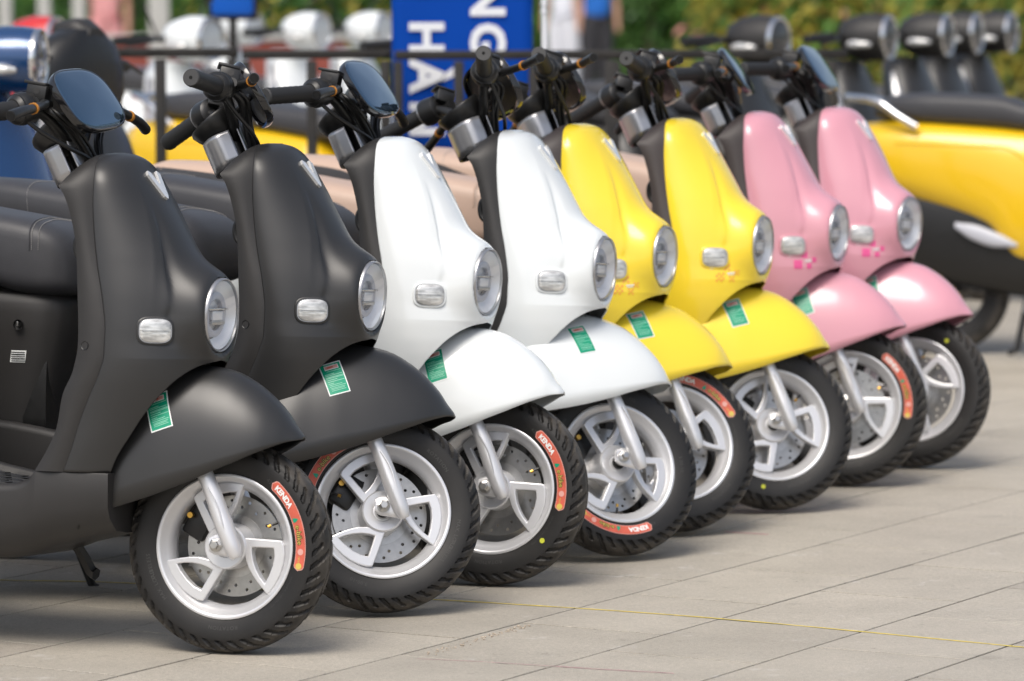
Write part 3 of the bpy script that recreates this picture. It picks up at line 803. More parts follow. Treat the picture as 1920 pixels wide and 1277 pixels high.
    for v, a, b in ((.725, .25, .9), (.64, .12, .55), (.60, .13, .9), (.545, .13, .93), (.515, .13, .93), (.46, .14, .6), (.405, .14, .92), (.345, .14, .4), (.30, .16, .75), (.25, .15, .9), (.20, .18, .85), (.165, .18, .8), (.12, .18, .85), (.93, .22, .72)):
        stick(a, b, v, v+.016, M['sticker_lines'], 'sticker_text_line', .0014, 3, 1)
    # front fork
    for s in (-1, 1):
        fk = smooth_path([(-.10, s*.070, .470), (-.026, s*.070, .335), (.004, s*.071, .268), (.022, s*.072, .228), (.036, s*.071, .196), (.041, s*.070, .186)], 5)
        rr = [float(np.interp(i, [0, 5, 12, 18, 22, 25], [.0155, .0160, .0185, .0165, .0125, .010])) for i in range(len(fk))]
        f = build('fork_leg', tube(fk, rr, 18), M['alloy'], root, angle=60)
        rib = smooth_path([(-.018, s*.0868, .318), (.004, s*.0885, .285), (.018, s*.0882, .245), (.032, s*.083, .208)], 4)
        build('fork_rib', tube(rib, .0022, 6), M['alloy'], f)
        g = body([(-.020, .006, .196, .224, 2.2), (-.010, .006, .190, .230, 2.2), (.012, .007, .188, .232, 2.4), (.035, .007, .186, .225, 2.4)], 3, cy=s*.060)
        build('axle_clamp', g, M['alloy'], f, angle=50)
        nut = revolve([(-.0, .0), (-.0, .0125), (-.002, .013), (-.003, .0105), (-.004, .0085), (-.011, .0085), (-.012, .007), (-.012, .0)], 6)
        n1 = revolve([(.0, .0), (.0, .0135), (-.0025, .0135), (-.0035, .010), (-.006, .0098), (-.006, 0)], 24)
        nm = Matrix.Translation((-.004, s*.066, .209)) @ (Matrix.Identity(4) if s < 0 else Matrix.Rotation(PI, 4, 'Z'))
        build('axle_washer', n1.xf(nm), M['steel'], f, angle=35)
        build('axle_nut', nut.xf(Matrix.Translation((0, s*.004, 0)) @ nm), M['steel'], f, smooth=False)
    build('axle', tube([(0, -.066, .205), (0, .066, .205)], .0075, 12), M['steel'], root)
    cal = box((-.072, .030, .250), (.050, .040, .070), .008, m=Matrix.Rotation(.5, 4, 'Y')); co = build('brake_caliper', cal, M['black'], root)
    build('caliper_bolt', tube([(-.085, .005, .262), (-.085, -.004, .262)], .006, 8), M['bronze'], co)
    build('caliper_bracket', plate([(-.10, .16), (-.03, .17), (0, .215), (-.02, .235), (-.095, .20)], [], .005, lambda x, y, h: (x, .036+h, y)), M['steel'], co, smooth=False)
    build('brake_hose', tube(smooth_path([(-.09, .045, .27), (-.12, .07, .34), (-.13, .06, .45), (-.20, .03, .62)], 5), .0035, 8), M['black'], root)
    make_wheel(root)
    # stem, U cover, bars
    build('steering_stem', tube([(-.10, 0, .42), (-.30, 0, .86), (-.352, 0, .972)], [.022, .022, .019], 14), M['black'], root)
    AXV = AX
    def along(p, d): return Vector(p)+AXV*d
    # silver U shaped stem cover, open to the front
    def shell(pf, ds):
        rows = []; base = Vector((-.322, 0, .868))
        for d, k in ds: rows.append([along((base.x+px_*math.cos(RAKE), py_*k, base.z+px_*math.sin(RAKE)), d) for px_, py_ in pf])
        return grid(rows)
    pf = []
    for t in np.linspace(0, 1, 21):
        if t < .3: pf.append((.008-.024*t/.3, -.052))
        elif t > .7: pf.append((-.016+.024*(t-.7)/.3, .052))
        else:
            a = PI*(t-.3)/.4; pf.append((-.016-.028*math.sin(a), -.052*math.cos(a)))
    build('stem_cover', shell(pf, ((.044, .94), (.06, .96), (.085, .99), (.108, 1.0), (.116, .985))), M['silver'], root, angle=50, solid=.003)
    pf = [(.026+.014*math.cos(a*PI/2), .054*a) for a in np.linspace(-1, 1, 13)]
    build('stem_cover', shell(pf, ((.040, .90), (.06, .94), (.085, .98), (.112, 1.0), (.120, .98))), M['silver'], root, angle=50, solid=.003)
    # display pod behind the bar
    pm = Matrix.Translation((-.392, 0, 1.000)) @ Matrix.Rotation(math.radians(-43), 4, 'Y')
    pod = loft([[(a*math.cos(t), b*math.sin(t), z) for t in [2*PI*k/36 for k in range(36)]] for a, b, z in ((.020, .022, -.050), (.040, .045, -.034), (.050, .056, -.010), (.054, .062, .004), (.052, .060, .010), (.047, .054, .0085))])
    po = build('display_pod', pod.xf(pm), M['black'], root, angle=45)
    build('display_glass', loft([[(a*math.cos(t), b*math.sin(t), z) for t in [2*PI*k/36 for k in range(36)]] for a, b, z in ((.049, .057, .0080), (.0485, .0565, .0115), (.020, .024, .013))]).xf(pm), M['gloss'], po, angle=45)
    # handlebar
    zt = lambda y: .075*y
    bar = []
    for y, x, z in ((-.205, -.423, 1.040), (-.16, -.402, 1.046), (-.125, -.388, 1.045), (-.095, -.374, 1.030), (-.060, -.358, .998), (-.025, -.350, .976), (0, -.349, .972), (.025, -.350, .976), (.060, -.358, .998), (.095, -.374, 1.030), (.125, -.388, 1.045), (.16, -.402, 1.046), (.205, -.423, 1.040)):
        bar.append((x, y, z+zt(y)))
    hb = build('handlebar', tube(smooth_path(bar, 4), .0112, 12), M['black'], root)
    for s in (-1, 1):
        a = Vector((-.408, s*.175, 1.044+zt(s*.175))); b = Vector((-.466, s*.300, 1.012+zt(s*.300)+(.018 if s < 0 else 0)))
        pts = [a.lerp(b, t) for t in np.linspace(0, 1, 17)]
        rr = [.0175+(.0009 if k % 2 else 0) for k in range(17)]; rr[0] = .0195; rr[-1] = .0178; rr[-2] = .019
        gp = build('grip', tube(pts, rr, 20), M['grip'], root, angle=50)
        d = (b-a).normalized()
        build('grip_end', tube([b, b+d*.004], [.0182, .0165], 20), M['grip_end'], gp)
        build('end_hole', tube([b+d*.0038, b+d*.0046], .0036, 12), M['pit'], gp)
        dr = [a-d*.052, a-d*.046, a-d*.020, a-d*.012, a-d*.004, a+d*.002]
        sw = build('throttle_housing' if s < 0 else 'switch_housing', tube(dr, [.021, .0285, .0325, .0315, .0285, .0215], 24), M['black'], root, angle=40)
        rg_ = build('silver_ring', tube([a-d*.0085, a-d*.0055], .0302, 28), M['silver'], sw)
        if s < 0: setmat(rg_, M['black'])
        else:
            pass
        build('switch_button', box(a-d*.028+Vector((-.022, 0, .010)), (.010, .012, .010), .002), M['black'], sw)
        cl = Vector((-.385, s*.128, 1.052+zt(s*.128)))
        mc = build('brake_cylinder', box(cl+Vector((.008, 0, .026)), (.042, .032, .030), .003, m=Matrix.Rotation(.15, 4, 'Y')), M['black'], root)
        build('cylinder_cap', box(cl+Vector((.006, 0, .0435)), (.046, .036, .006), .0015, m=Matrix.Rotation(.15, 4, 'Y')), M['black'], mc)
        build('sight_glass', revolve([(0, .0005), (0, .0062), (s*.0, .0064)], 20).xf(Matrix.Translation(cl+Vector((.010, s*.0168, .028)))), M['dark'], mc)
        build('cylinder_body', tube([cl+Vector((.012, s*.03, .004)), cl+Vector((.020, -s*.02, .004))], .011, 12), M['black'], mc)
        lv = smooth_path([cl+Vector((.022, s*.005, .004)), cl+Vector((.038, s*.05, -.002)), cl+Vector((.045, s*.105, -.012)), cl+Vector((.046, s*.160, -.022)), cl+Vector((.042, s*.205, -.034))], 5)
        rr = [float(np.interp(i/(len(lv)-1), [0, .3, .55, .95, 1], [.0105, .0085, .0095, .0112, .0105])) for i in range(len(lv))]
        lo = build('brake_lever', tube(lv, rr, 12), M['black'], root)
        k = int(len(lv)*.52); build('orange_band', tube([lv[k], lv[k+1].lerp(lv[k], .3)], .0112, 14), M['orange'], lo)
        build('lever_end', tube([lv[-1], lv[-1]+(lv[-1]-lv[-2]).normalized()*.0012], .0085, 12), M['pit'], lo)
        # cables and hoses
        for q, (dx, dy) in enumerate(((0, 0), (.007, .006), (-.006, .010), (.012, -.004))):
            p = [cl+Vector((.018+dx, -s*.012, -.004)), cl+Vector((.040+dx, -s*(.02+dy), -.020)), Vector((-.330+dx, s*(.050+dy), .990)), Vector((-.310+dx, s*(.018+dy), .940)), Vector((-.300+dx, s*(.012+dy*.5), .88))]
            build('cable', tube(smooth_path(p, 5), .0036 if q else .0062, 8), M['black'], root)
    p = [(-.39, -.165, 1.015), (-.362, -.14, .990), (-.325, -.10, .965), (-.300, -.05, .945), (-.292, -.015, .92)]
    build('cable', tube(smooth_path(p, 6), .0045, 8), M['black'], root)
    sleeve = G()
    for k in range(9):
        a = Vector((-.338, -.035, 1.035)).lerp(Vector((-.308, -.010, .935)), k/9); t = tube([a, a+Vector((.0012, .001, -.0075))], [.0068, .0062], 8); sleeve.add(t.v, t.f)
    build('cable_sleeve', sleeve, M['black'], root)
    build('cable_tie', revolve([(-.002, .020), (-.002, .022), (.002, .022), (.002, .020)], 20, 'Z').xf(Matrix.Translation((-.308, -.003, .935)) @ Matrix.Rotation(-RAKE, 4, 'Y')), M['black'], root)
    # front screen plate: convex gloss face, hollow back
    az, el, ro = -.119, .609, 1.73
    c = Vector((-.316, -.023, 1.064)); nn = Vector((math.cos(el)*math.cos(az), math.cos(el)*math.sin(az), math.sin(el)))
    u_ = Vector((-math.sin(az), math.cos(az), 0)); v_ = nn.cross(u_)
    uz = u_*math.cos(ro)+v_*math.sin(ro); ux = u_*math.sin(ro)-v_*math.cos(ro)
    def plr(d, h, p=3.1): return [c+ux*((.1165+d)*math.copysign(abs(math.cos(t))**(2/p), math.cos(t)))+uz*((.0705+d)*(1-.06*math.cos(t))*math.copysign(abs(math.sin(t))**(2/p), math.sin(t)))+nn*(h-.010*math.cos(t)**2*0) for t in [2*PI*k/56 for k in range(56)]]
    sp = build('mirror', grid([plr(-.006, -.012), plr(-.001, -.013), plr(.0012, -.005), plr(.0008, .001), plr(-.0012, .0028), plr(-.003, .0024)], closed_v=True), M['gloss'], root, angle=40)
    build('mirror_back', loft([plr(-.010, -.006), plr(-.016, -.0055)]), M['black'], sp)
    def dome(k, h): return [c+(p-c-nn*(p-c).dot(nn))*k+nn*h for p in plr(-.003, 0)]
    build('mirror_glass', loft([dome(1.0, .0014), dome(.99, .0030), dome(.90, .0048), dome(.70, .0072), dome(.40, .0095), dome(.12, .0105)]), M['mirror_glass'], sp, angle=80)
    build('mirror_stalk', tube(smooth_path([c-nn*.008, c-nn*.03+Vector((0, .01, -.01)), Vector((-.362, .015, 1.01)), Vector((-.352, .006, .98))], 4), .0075, 10), M['black'], root)
    # side stand reaching the ground on the left, folded pedal below
    build('side_stand', tube([(-.78, .09, .20), (-.74, .175, .014), (-.735, .178, .006)], [.010, .009, .014], 8), M['black'], root)
    build('stand_pedal', tube(smooth_path([(-.375, .06, .20), (-.362, .085, .165), (-.352, .10, .135), (-.340, .10, .128)], 3), [.012]*4+[.013]*6, 6), M['black'], root)
    return root

M['grip_end'] = mat('grip_end_rubber', (.045, .045, .045), .6)
M['pit'] = mat('dark_hole', (.003, .003, .003), .9)
M['mirror_glass'] = mat('dark_mirror_glass', (.10, .17, .25), .03, metal=.85)

STEERED = {'mudguard', 'fork_leg', 'axle', 'brake_caliper', 'steering_stem', 'stem_cover', 'display_pod', 'handlebar', 'grip', 'throttle_housing', 'switch_housing', 'brake_cylinder', 'brake_lever', 'cable', 'cable_sleeve', 'cable_tie', 'mirror', 'mirror_stalk'}
def bname(o): return o.name.split('.')[0]

proto = make_scooter()
FPB = None
YAW = [-0.3770, -0.3597, -0.4087, -0.3765, -0.4208, -0.3989, -0.4190, -0.5486]
LEAN = [.06484, .06867, .07652, .07453, .06500, .06308, .02984, .06186]
STEER = [-.08005, -.56571, -.16900, -.87495, -.80543, -.65270, -.32137, -.30071]
POS = [(-.54924, 8.06188), (-.27456, 8.56562), (-.04469, 8.98062), (.21840, 9.40348), (.36997, 9.83352), (.62705, 10.25856), (.86056, 10.79604), (1.06735, 11.19985)]
ROLLW = [0, 135, 0, -112, 45, 24, 4, 51]
COL = ['charcoal', 'charcoal', 'white', 'white', 'yellow', 'yellow', 'pink', 'pink']
SLAB = [
 'matte charcoal scooter nearest the camera, its seat and floor showing at the left edge',
 'second matte charcoal scooter from the camera, whole green sticker showing on its mudguard',
 'white scooter standing next to the charcoal ones, with red tyre label up at the right',
 'white scooter next to the yellow ones, red tyre label at the bottom of its wheel',
 'yellow scooter standing next to the white ones, its indicator hidden behind a white headlamp',
 'yellow scooter standing next to the pink ones, with its side indicator in full view',
 'pink scooter standing next to the yellow ones, red label on its front tyre',
 'pink scooter farthest from the camera at the end of the row, no red tyre label']
random.seed(3)
fbv = bvh_of(front_panel_geo())
def panel_decal(parent, y0, z0, pts, mt_, name, off=.0009):
    """flat print pressed on the right side of the front panel; pts in (along, up) metres"""
    g = G(); n = len(pts)
    for (u, v) in pts:
        h, nn = cast(fbv, (.4, y0-u*1.0-.0+(-.4), z0+v), (-.42, .36, 0), off)
        if h is None: return None
        g.v.append(tuple(h))
    g.f = [tuple(range(n))]; return build(name, g, mt_, parent, smooth=False, fixn=False)
def patch_decals(fp, mt_):
    # helper frame: cast along a fixed slanted direction onto the panel around the indicator foot
    D = Vector((-.55, .83, 0)).normalized(); U = Vector((.83, .55, 0)).normalized()
    def P(u, v, off):
        c0 = Vector((-.098, -.095, .583)); o = c0+U*u+Vector((0, 0, v))-D*.4
        return cast(fbv, o, D, off)[0]
    def quad(u, v, w, h, m_, nm, off=.0009, sk=0):
        g = G()
        for a, b in ((-w, -h), (0, -h), (w, -h), (w, h), (0, h), (-w, h)):
            p = P(u+a, v+b+a*.12, off)
            if p is None: return
            g.v.append(tuple(p))
        g.f = [(0, 1, 4, 5), (1, 2, 3, 4)]; build(nm, g, m_, fp, smooth=False, fixn=False)
    for (u, v, n, s) in ((-.012, -.012, 4, .0042), (.006, .012, 3, .0040), (.018, -.016, 3, .0034), (.031, .000, 3, .0032)):
        for i in range(n):
            for j in range(n):
                if mt_ is M['amber_print'] and (i+j) % 2: continue
                quad(u+(i-(n-1)/2)*s*1.35, v+(j-(n-1)/2)*s*1.35, s*.62, s*.62, mt_, 'pixel_print')
    quad(-.024, .010, .013, .0016, M['sticker_white'], 'print_line', .0014)
    quad(.016, -.001, .010, .0012, M['sticker_white'], 'print_line', .0014)
    quad(.016, -.005, .008, .0009, M['sticker_white'], 'print_line', .0014)

kid_proto = tree(proto)
for ch in kid_proto: tree(ch)
SC = []
for i in range(8):
    r = proto if i == 0 else copy_tree(proto)
    SC.append(r)
for i, r in enumerate(SC):
    r.location = (*POS[i], 0)
    r.matrix_world = Matrix.Translation((*POS[i], 0)) @ Matrix.Rotation(YAW[i], 4, 'Z') @ Matrix.Rotation(-LEAN[i], 4, 'X')
    r['label'] = SLAB[i]; r['category'] = 'scooter'; r['group'] = 'electric scooters parked in the front row'
    sm = steer_m(STEER[i])
    for ch in kids(r):
        b = bname(ch)
        if b in STEERED: ch.matrix_basis = sm
        elif b == 'front_wheel': ch.matrix_basis = sm @ Matrix.Translation(HUB) @ Matrix.Rotation(-math.radians(ROLLW[i]), 4, 'Y'); wheel = ch
        if b in ('front_panel', 'mudguard', 'rear_body'): setmat(ch, M[COL[i]])
        if b in ('leg_shield', 'lower_body', 'floor_ramp', 'seat_box'): setmat(ch, M['dark'] if i < 4 else M['dark_brown'])
        if b == 'seat' and i >= 4:
            setmat(ch, M['seat_tan'])
            for g in kids(ch):
                if bname(g) == 'seat_piping': setmat(g, M['seat_tan'])
            sv = ch.data; gg = G(); rws = []
            for x in np.linspace(-.86, -1.385, 22):
                w, zb, zt, nn_ = interp(SEATT, x); hh = np.interp(x, [-1.385, -1.1, -.95, -.86], [.9, .78, .45, .05]); row = []
                for q in range(7):
                    z = zb+(zt-zb)*(.14+(hh-.10)*.80*q/6) if hh > .12 else zb+(zt-zb)*.14
                    s_ = (z-(zb+zt)/2)/((zt-zb)/2); c_ = (1-abs(s_)**nn_)**(1/nn_); row.append((x, -(w*c_+.0015), z))
                rws.append(row)
            gq = grid(rws); gq.mirror_add(); build('seat_side_trim', gq, M['seat'], ch)
        if b == 'front_panel':
            fp = ch
            for g in kids(ch):
                if bname(g) == 'indicator_bezel': setmat(g, M[COL[i]])
    if i in (0, 1, 2, 3, 4, 6): tyre_label(wheel)
    if i in (2, 5, 6, 7):
        a = {2: -41, 5: -98-24, 6: -104, 7: 58-51}[i]
        build('paint_dot', disc_on_side(math.radians(a), .160, .0056, .0012), M['dot'], wheel, smooth=False, fixn=False)
    if i >= 4: patch_decals(fp, M['amber_print'] if i < 6 else M['magenta'])
# ------------------------------------------------------------------ larger scooters of the back rows (headlamp on the handlebar)
def px(u, v, Y):
    """world point that the photograph shows at pixel u, v if it lies at depth Y"""
    a, b = (u-960)/7900.7, -(v-638.5)/7900.7; c, s = math.cos(PITCH), math.sin(PITCH)
    k = Y/(c+s*b); return Vector((a*k, Y, CAM_H+(-s+c*b)*k))

def make_big_scooter():
    root = empty('parked_scooter')
    for nm, x in (('front_wheel', 0.0), ('rear_wheel', -1.30)):
        w = build(nm, revolve([(-.035, .150), (-.037, .158), (-.030, .160), (-.02, .145), (.02, .145), (.030, .160), (.037, .158), (.035, .150), (0, .135), (-.035, .150)], 40), M['silver'], root)
        build('tyre', revolve([(-.034, .156), (-.042, .18), (-.042, .20), (-.034, .215), (-.018, .224), (0, .226), (.018, .224), (.034, .215), (.042, .20), (.042, .18), (.034, .156)], 48), M['rubber'], w)
        for k in range(5):
            a = 2*PI*k/5; build('spoke', tube([(.03*math.cos(a), 0, .03*math.sin(a)), (.142*math.cos(a+.2), 0, .142*math.sin(a+.2))], [.016, .009], 6), M['silver'], w)
        build('hub', revolve([(-.045, 0), (-.045, .045), (.045, .045), (.045, 0)], 20), M['dark'], w, angle=30)
        w.location = (x, 0, .226)
        if x < 0:
            setmat(w, M['dark'])
            for q in kids(w):
                if bname(q) == 'spoke': setmat(q, M['dark'])
    rows = []
    for i in range(19):
        a = math.radians(20+i*8); rows.append([((.255)*math.cos(a), y, .226+.255*math.sin(a)-abs(y)*.25) for y in (-.075, -.06, -.03, 0, .03, .06, .075)])
    build('front_mudguard', grid(rows), M['gold'], root, solid=.004)
    for s in (-1, 1): build('fork_leg', tube([(0, s*.07, .226), (-.14, s*.07, .52)], .018, 8), M['silver'], root)
    # apron and inner shield as lofts over height
    rows = []
    for z, xf, w, d in ((.36, -.17, .13, .09), (.45, -.14, .17, .12), (.58, -.13, .20, .13), (.72, -.17, .205, .12), (.85, -.225, .185, .10), (.95, -.27, .145, .085), (1.0, -.295, .09, .07)):
        rows.append([(xf-d+d*math.copysign(abs(math.cos(t))**.8, math.cos(t)), w*math.sin(t), z) for t in [2*PI*k/32 for k in range(32)]])
    ap = build('front_apron', loft(rows), M['gold'], root, angle=60)
    for s in (-1, 1):
        p = smooth_path([(-.352, s*.155, .93), (-.325, s*.191, .85), (-.298, s*.206, .76), (-.272, s*.209, .66)], 4)
        build('apron_trim', tube(p, [float(x) for x in np.interp(range(len(p)), [0, 4, 10, 12], [.012, .022, .024, .010])], 8), M['silver'], root)
    # handlebar cowl with round lamp
    cw = loft([[(x, w*math.cos(t), 1.09+h+w2*math.sin(t)) for t in [2*PI*k/32 for k in range(32)]] for x, w, w2, h in ((-.375, .04, .03, .01), (-.36, .075, .060, .005), (-.325, .095, .082, .0), (-.27, .098, .094, 0), (-.215, .094, .093, 0), (-.178, .088, .088, 0))])
    cwo = build('handlebar_cowl', cw, M['dark'], root, angle=60)
    L = Matrix.Translation((-.176, 0, 1.09))
    hl = build('headlamp', revolve([(-.01, .088), (.006, .089), (.012, .084), (.008, .076), (-.006, .074)], 40, 'X').xf(L), M['chrome'], root)
    build('reflector', revolve([(-.002, .075), (-.012, .05), (-.02, .001)], 40, 'X').xf(L), M['reflector'], hl)
    build('lamp_glass', revolve([(.004, .078), (.014, .06), (.022, .03), (.024, .001)], 40, 'X').xf(L), M['glass'], hl)
    for s in (-1, 1):
        build('grip', tube([(-.36, s*.16, 1.085), (-.40, s*.33, 1.07)], [.020, .018], 12), M['grip'], root)
        build('bar', tube([(-.33, s*.05, 1.09), (-.36, s*.17, 1.085)], .012, 8), M['black'], root)
        build('brake_lever', tube(smooth_path([(-.34, s*.14, 1.085), (-.315, s*.20, 1.075), (-.34, s*.33, 1.05)], 3), .0065, 6), M['black'], root)
        build('turn_signal', body([(-.30, .018, 1.045, 1.07, 2.2), (-.27, .026, 1.04, 1.076, 2.2), (-.225, .022, 1.043, 1.072, 2.2), (-.205, .010, 1.05, 1.065, 2.2)], 3, m=16, cy=s*.125), M['lamp_white'], root)
        build('mirror_stalk', tube(smooth_path([(-.35, s*.12, 1.10), (-.36, s*.17, 1.18), (-.37, s*.22, 1.24)], 3), .005, 6), M['black'], root)
        mm = Matrix.Translation((-.37, s*.245, 1.285)) @ Matrix.Rotation(s*.2, 4, 'Z')
        mi = build('mirror', loft([[(x, a*math.cos(t), b*math.sin(t)) for t in [2*PI*k/24 for k in range(24)]] for x, a, b in ((.012, .03, .018), (.006, .055, .038), (-.006, .058, .041), (-.007, .052, .036))]).xf(mm), M['dark'], root)
    # floor, side panels, seat, rail, underside
    fl = body([(-.24, .14, .27, .36, 4), (-.36, .165, .25, .35, 4), (-.62, .165, .24, .34, 4), (-.74, .16, .25, .36, 4)], 4)
    build('floorboard', fl, M['dark'], root)
    sp = body([(-.66, .12, .28, .60, 3), (-.70, .165, .25, .70, 3), (-.80, .185, .25, .78, 3), (-1.02, .190, .28, .805, 3), (-1.13, .188, .41, .81, 3), (-1.40, .175, .52, .82, 2.9), (-1.58, .145, .58, .81, 2.8), (-1.68, .08, .64, .78, 2.6)], 7, m=40)
    spo = build('side_panel', sp, M['gold'], root, angle=60); sbv = bvh_of(sp)
    for s in (-1, 1):
        pth = []
        for t in np.linspace(0, 1, 24):
            x = -1.46+t*.62; z = .735-.02*t-.26*max(0, t-.62)**1.5*3.2; h = sbv.ray_cast(Vector((x, s*.5, z)), Vector((0, -s, 0)))[0]
            if h: pth.append(h)
        build('panel_crease', tube(pth, .0045, 6), M['gold'], spo)
    build('underside', body([(-.70, .10, .20, .50, 3.5), (-.85, .15, .19, .52, 3.5), (-1.1, .16, .21, .60, 3), (-1.35, .15, .26, .62, 3), (-1.56, .10, .42, .64, 3)], 4), M['black'], root)
    build('chrome_plate', body([(-1.02, .010, .375, .395, 2.2), (-1.09, .016, .375, .425, 2.2), (-1.18, .014, .40, .455, 2.2), (-1.24, .008, .44, .46, 2.2)], 4, cy=-.168), M['lamp_grey'], root)
    st = body([(-.64, .07, .75, .80, 2.6), (-.67, .12, .735, .83, 3), (-.75, .145, .74, .85, 3.3), (-1.0, .150, .775, .875, 3.4), (-1.1, .150, .785, .905, 3.4), (-1.35, .140, .80, .915, 3.3), (-1.52, .09, .815, .90, 2.8), (-1.56, .04, .83, .88, 2.4)], 6, m=36)
    build('seat', st, M['seat'], root, angle=60)
    for s in (-1, 1):
        build('grab_rail', tube(smooth_path([(-1.38, s*.172, .79), (-1.45, s*.170, .83), (-1.53, s*.150, .88), (-1.64, s*.08, .895), (-1.67, 0, .892)], 5), .015, 10), M['chrome'], root)
    build('tail_lamp', body([(-1.66, .05, .70, .76, 3), (-1.70, .04, .71, .75, 3)], 2), M['red'], root)
    rg = []
    for i in range(12):
        a = math.radians(60+i*9); rg.append([(-1.30+.262*math.cos(a), y, .226+.262*math.sin(a)) for y in (-.06, -.03, 0, .03, .06)])
    build('rear_mudguard', grid(rg), M['black'], root, solid=.004)
    ks = build('centre_stand', tube([(-.98, -.10, .27), (-1.02, -.15, .02), (-1.05, -.15, .012)], [.013, .012, .014], 8), M['black'], root)
    build('stand_spring', tube([(-.97, -.115, .27), (-.99, -.14, .15)], .012, 8), M['steel'], root)
    return root

BIG = make_big_scooter()
for ch in tree(BIG): tree(ch)
def place_big(front, yaw, label, body_m, apron_m=None, cowl_m=None, seat_m=None, group=None, lean=.05, first=[True], drop=(), mirror=False):
    r = copy_tree(BIG)
    r.matrix_world = Matrix.Translation(front) @ Matrix.Rotation(yaw, 4, 'Z') @ Matrix.Rotation(-lean, 4, 'X')
    r['label'] = label; r['category'] = 'scooter'
    if group: r['group'] = group
    for ch in kids(r):
        b = bname(ch)
        if b in ('side_panel',):
            setmat(ch, M[body_m])
            for q in kids(ch): setmat(q, M[body_m])
        if b in ('front_apron', 'front_mudguard'): setmat(ch, M[apron_m or body_m])
        if b == 'handlebar_cowl': setmat(ch, M[cowl_m or 'dark'])
        if b == 'seat' and seat_m: setmat(ch, M[seat_m])
        if (b in ('mirror', 'mirror_stalk') and not mirror) or b in drop:
            for q in kids(ch): bpy.data.objects.remove(q)
            bpy.data.objects.remove(ch)
    return r
def lamp_at(u, v, Y, yaw):
    """front wheel contact point for a scooter whose lamp shows at pixel u, v at depth Y"""
    p = px(u, v, Y); return (p.x-(-.17)*math.cos(yaw), p.y-(-.17)*math.sin(yaw), 0)
def tail_at(u, v, Y, yaw):
    p = px(u, v, Y); return (p.x-(-1.66)*math.cos(yaw), p.y-(-1.66)*math.sin(yaw), 0)

FT = [False]
gR = 'dark nosed scooters in the back row at the right'
place_big(tail_at(1588, 300, 14.9, -.30), -.30, 'yellow scooter with long grey seat and chrome grab rail at the right edge', 'gold', first=FT)
place_big(lamp_at(1662, 55, 16.6, -.42), -.42, 'dark grey scooter with round headlamp and silver trim behind the pink scooters', 'charcoal', group=gR, first=FT)
place_big(lamp_at(1772, 58, 17.4, -.42), -.42, 'dark grey scooter, second round headlamp from the left in the far right cluster', 'charcoal', group=gR, first=FT)
place_big(lamp_at(1828, 60, 18.2, -.42), -.42, 'dark grey scooter, third headlamp in the far right cluster, close behind the second', 'charcoal', group=gR, first=FT)
place_big(lamp_at(1893, 45, 18.6, -.42), -.42, 'dark grey scooter with the rightmost headlamp in the far right cluster', 'charcoal', group=gR, first=FT)
place_big(tail_at(258, 290, 15.5, -.62), -.62, 'yellow scooter with grey seat behind the black barrier, left of the blue banner', 'gold', first=FT)
place_big(tail_at(822, 260, 16.6, -.55), -.55, 'dark grey scooter with its headlamp just above the black rail, over the pink scooters', 'charcoal', first=FT)
rb_ = place_big(lamp_at(20, 95, 11.7, -.75), -.75, 'navy blue scooter with chrome ringed headlamp at the upper left edge', 'navy', cowl_m='navy', first=FT)
for ch in kids(rb_):
    if bname(ch) in ('handlebar_cowl', 'headlamp', 'grip', 'bar', 'brake_lever', 'turn_signal'): ch.matrix_basis = Matrix.Translation((-.30, 0, 0)) @ Matrix.Rotation(.62, 4, 'Z') @ Matrix.Translation((.30, 0, 0))
place_big(lamp_at(97, 48, 17.0, -.40), -.40, 'bright red scooter head with white edge at the top left corner', 'red', cowl_m='red', first=FT)
gW = 'white scooters behind the barrier'
place_big(lamp_at(384, 52, 16.6, -.55), -.55, 'white scooter with the large round cowl above the barrier, left of the blue signboard', 'white', cowl_m='white', group=gW, first=FT, mirror=True)
place_big(lamp_at(596, 62, 20.0, -.50), -.50, 'white scooter behind the barrier, right of the blue signboard', 'white', cowl_m='white', group=gW, first=FT, mirror=True)
place_big(lamp_at(714, 62, 20.4, -.50), -.50, 'white scooter behind the barrier, directly left of the blue banner', 'white', cowl_m='white', group=gW, first=FT, mirror=True)
place_big(lamp_at(470, 66, 22.0, -.50), -.50, 'white scooter farther back, below the blue signboard', 'white', cowl_m='white', group=gW, first=FT, mirror=False)
# black and grey scooter close behind the nearest one: tall black screen in front of its bars
r = place_big(lamp_at(222, 118, 12.2, -.50), -.50, 'grey scooter with a tall black screen at its bars, right behind the nearest mirror', 'charcoal', cowl_m='black', first=FT, mirror=False, drop=('headlamp', 'handlebar_cowl', 'turn_signal'))
rows = []
for z, xc, w, d in ((.86, -.36, .13, .08), (.92, -.37, .19, .10), (.99, -.375, .225, .11), (1.06, -.365, .21, .10), (1.12, -.35, .16, .08), (1.165, -.335, .08, .05)):
    rows.append([(xc+d*math.cos(t), w*math.copysign(abs(math.sin(t))**.7, math.sin(t)), z) for t in [2*PI*k/32 for k in range(32)]])
build('front_screen', loft(rows), M['black'], r, angle=40)
build('instrument_housing', body([(-.40, .05, 1.12, 1.19, 3), (-.33, .06, 1.10, 1.20, 3), (-.28, .04, 1.10, 1.17, 3)], 3), M['dark'], r)
for ch in tree(BIG):
    for q in tree(ch): bpy.data.objects.remove(q)
    bpy.data.objects.remove(ch)
bpy.data.objects.remove(BIG)

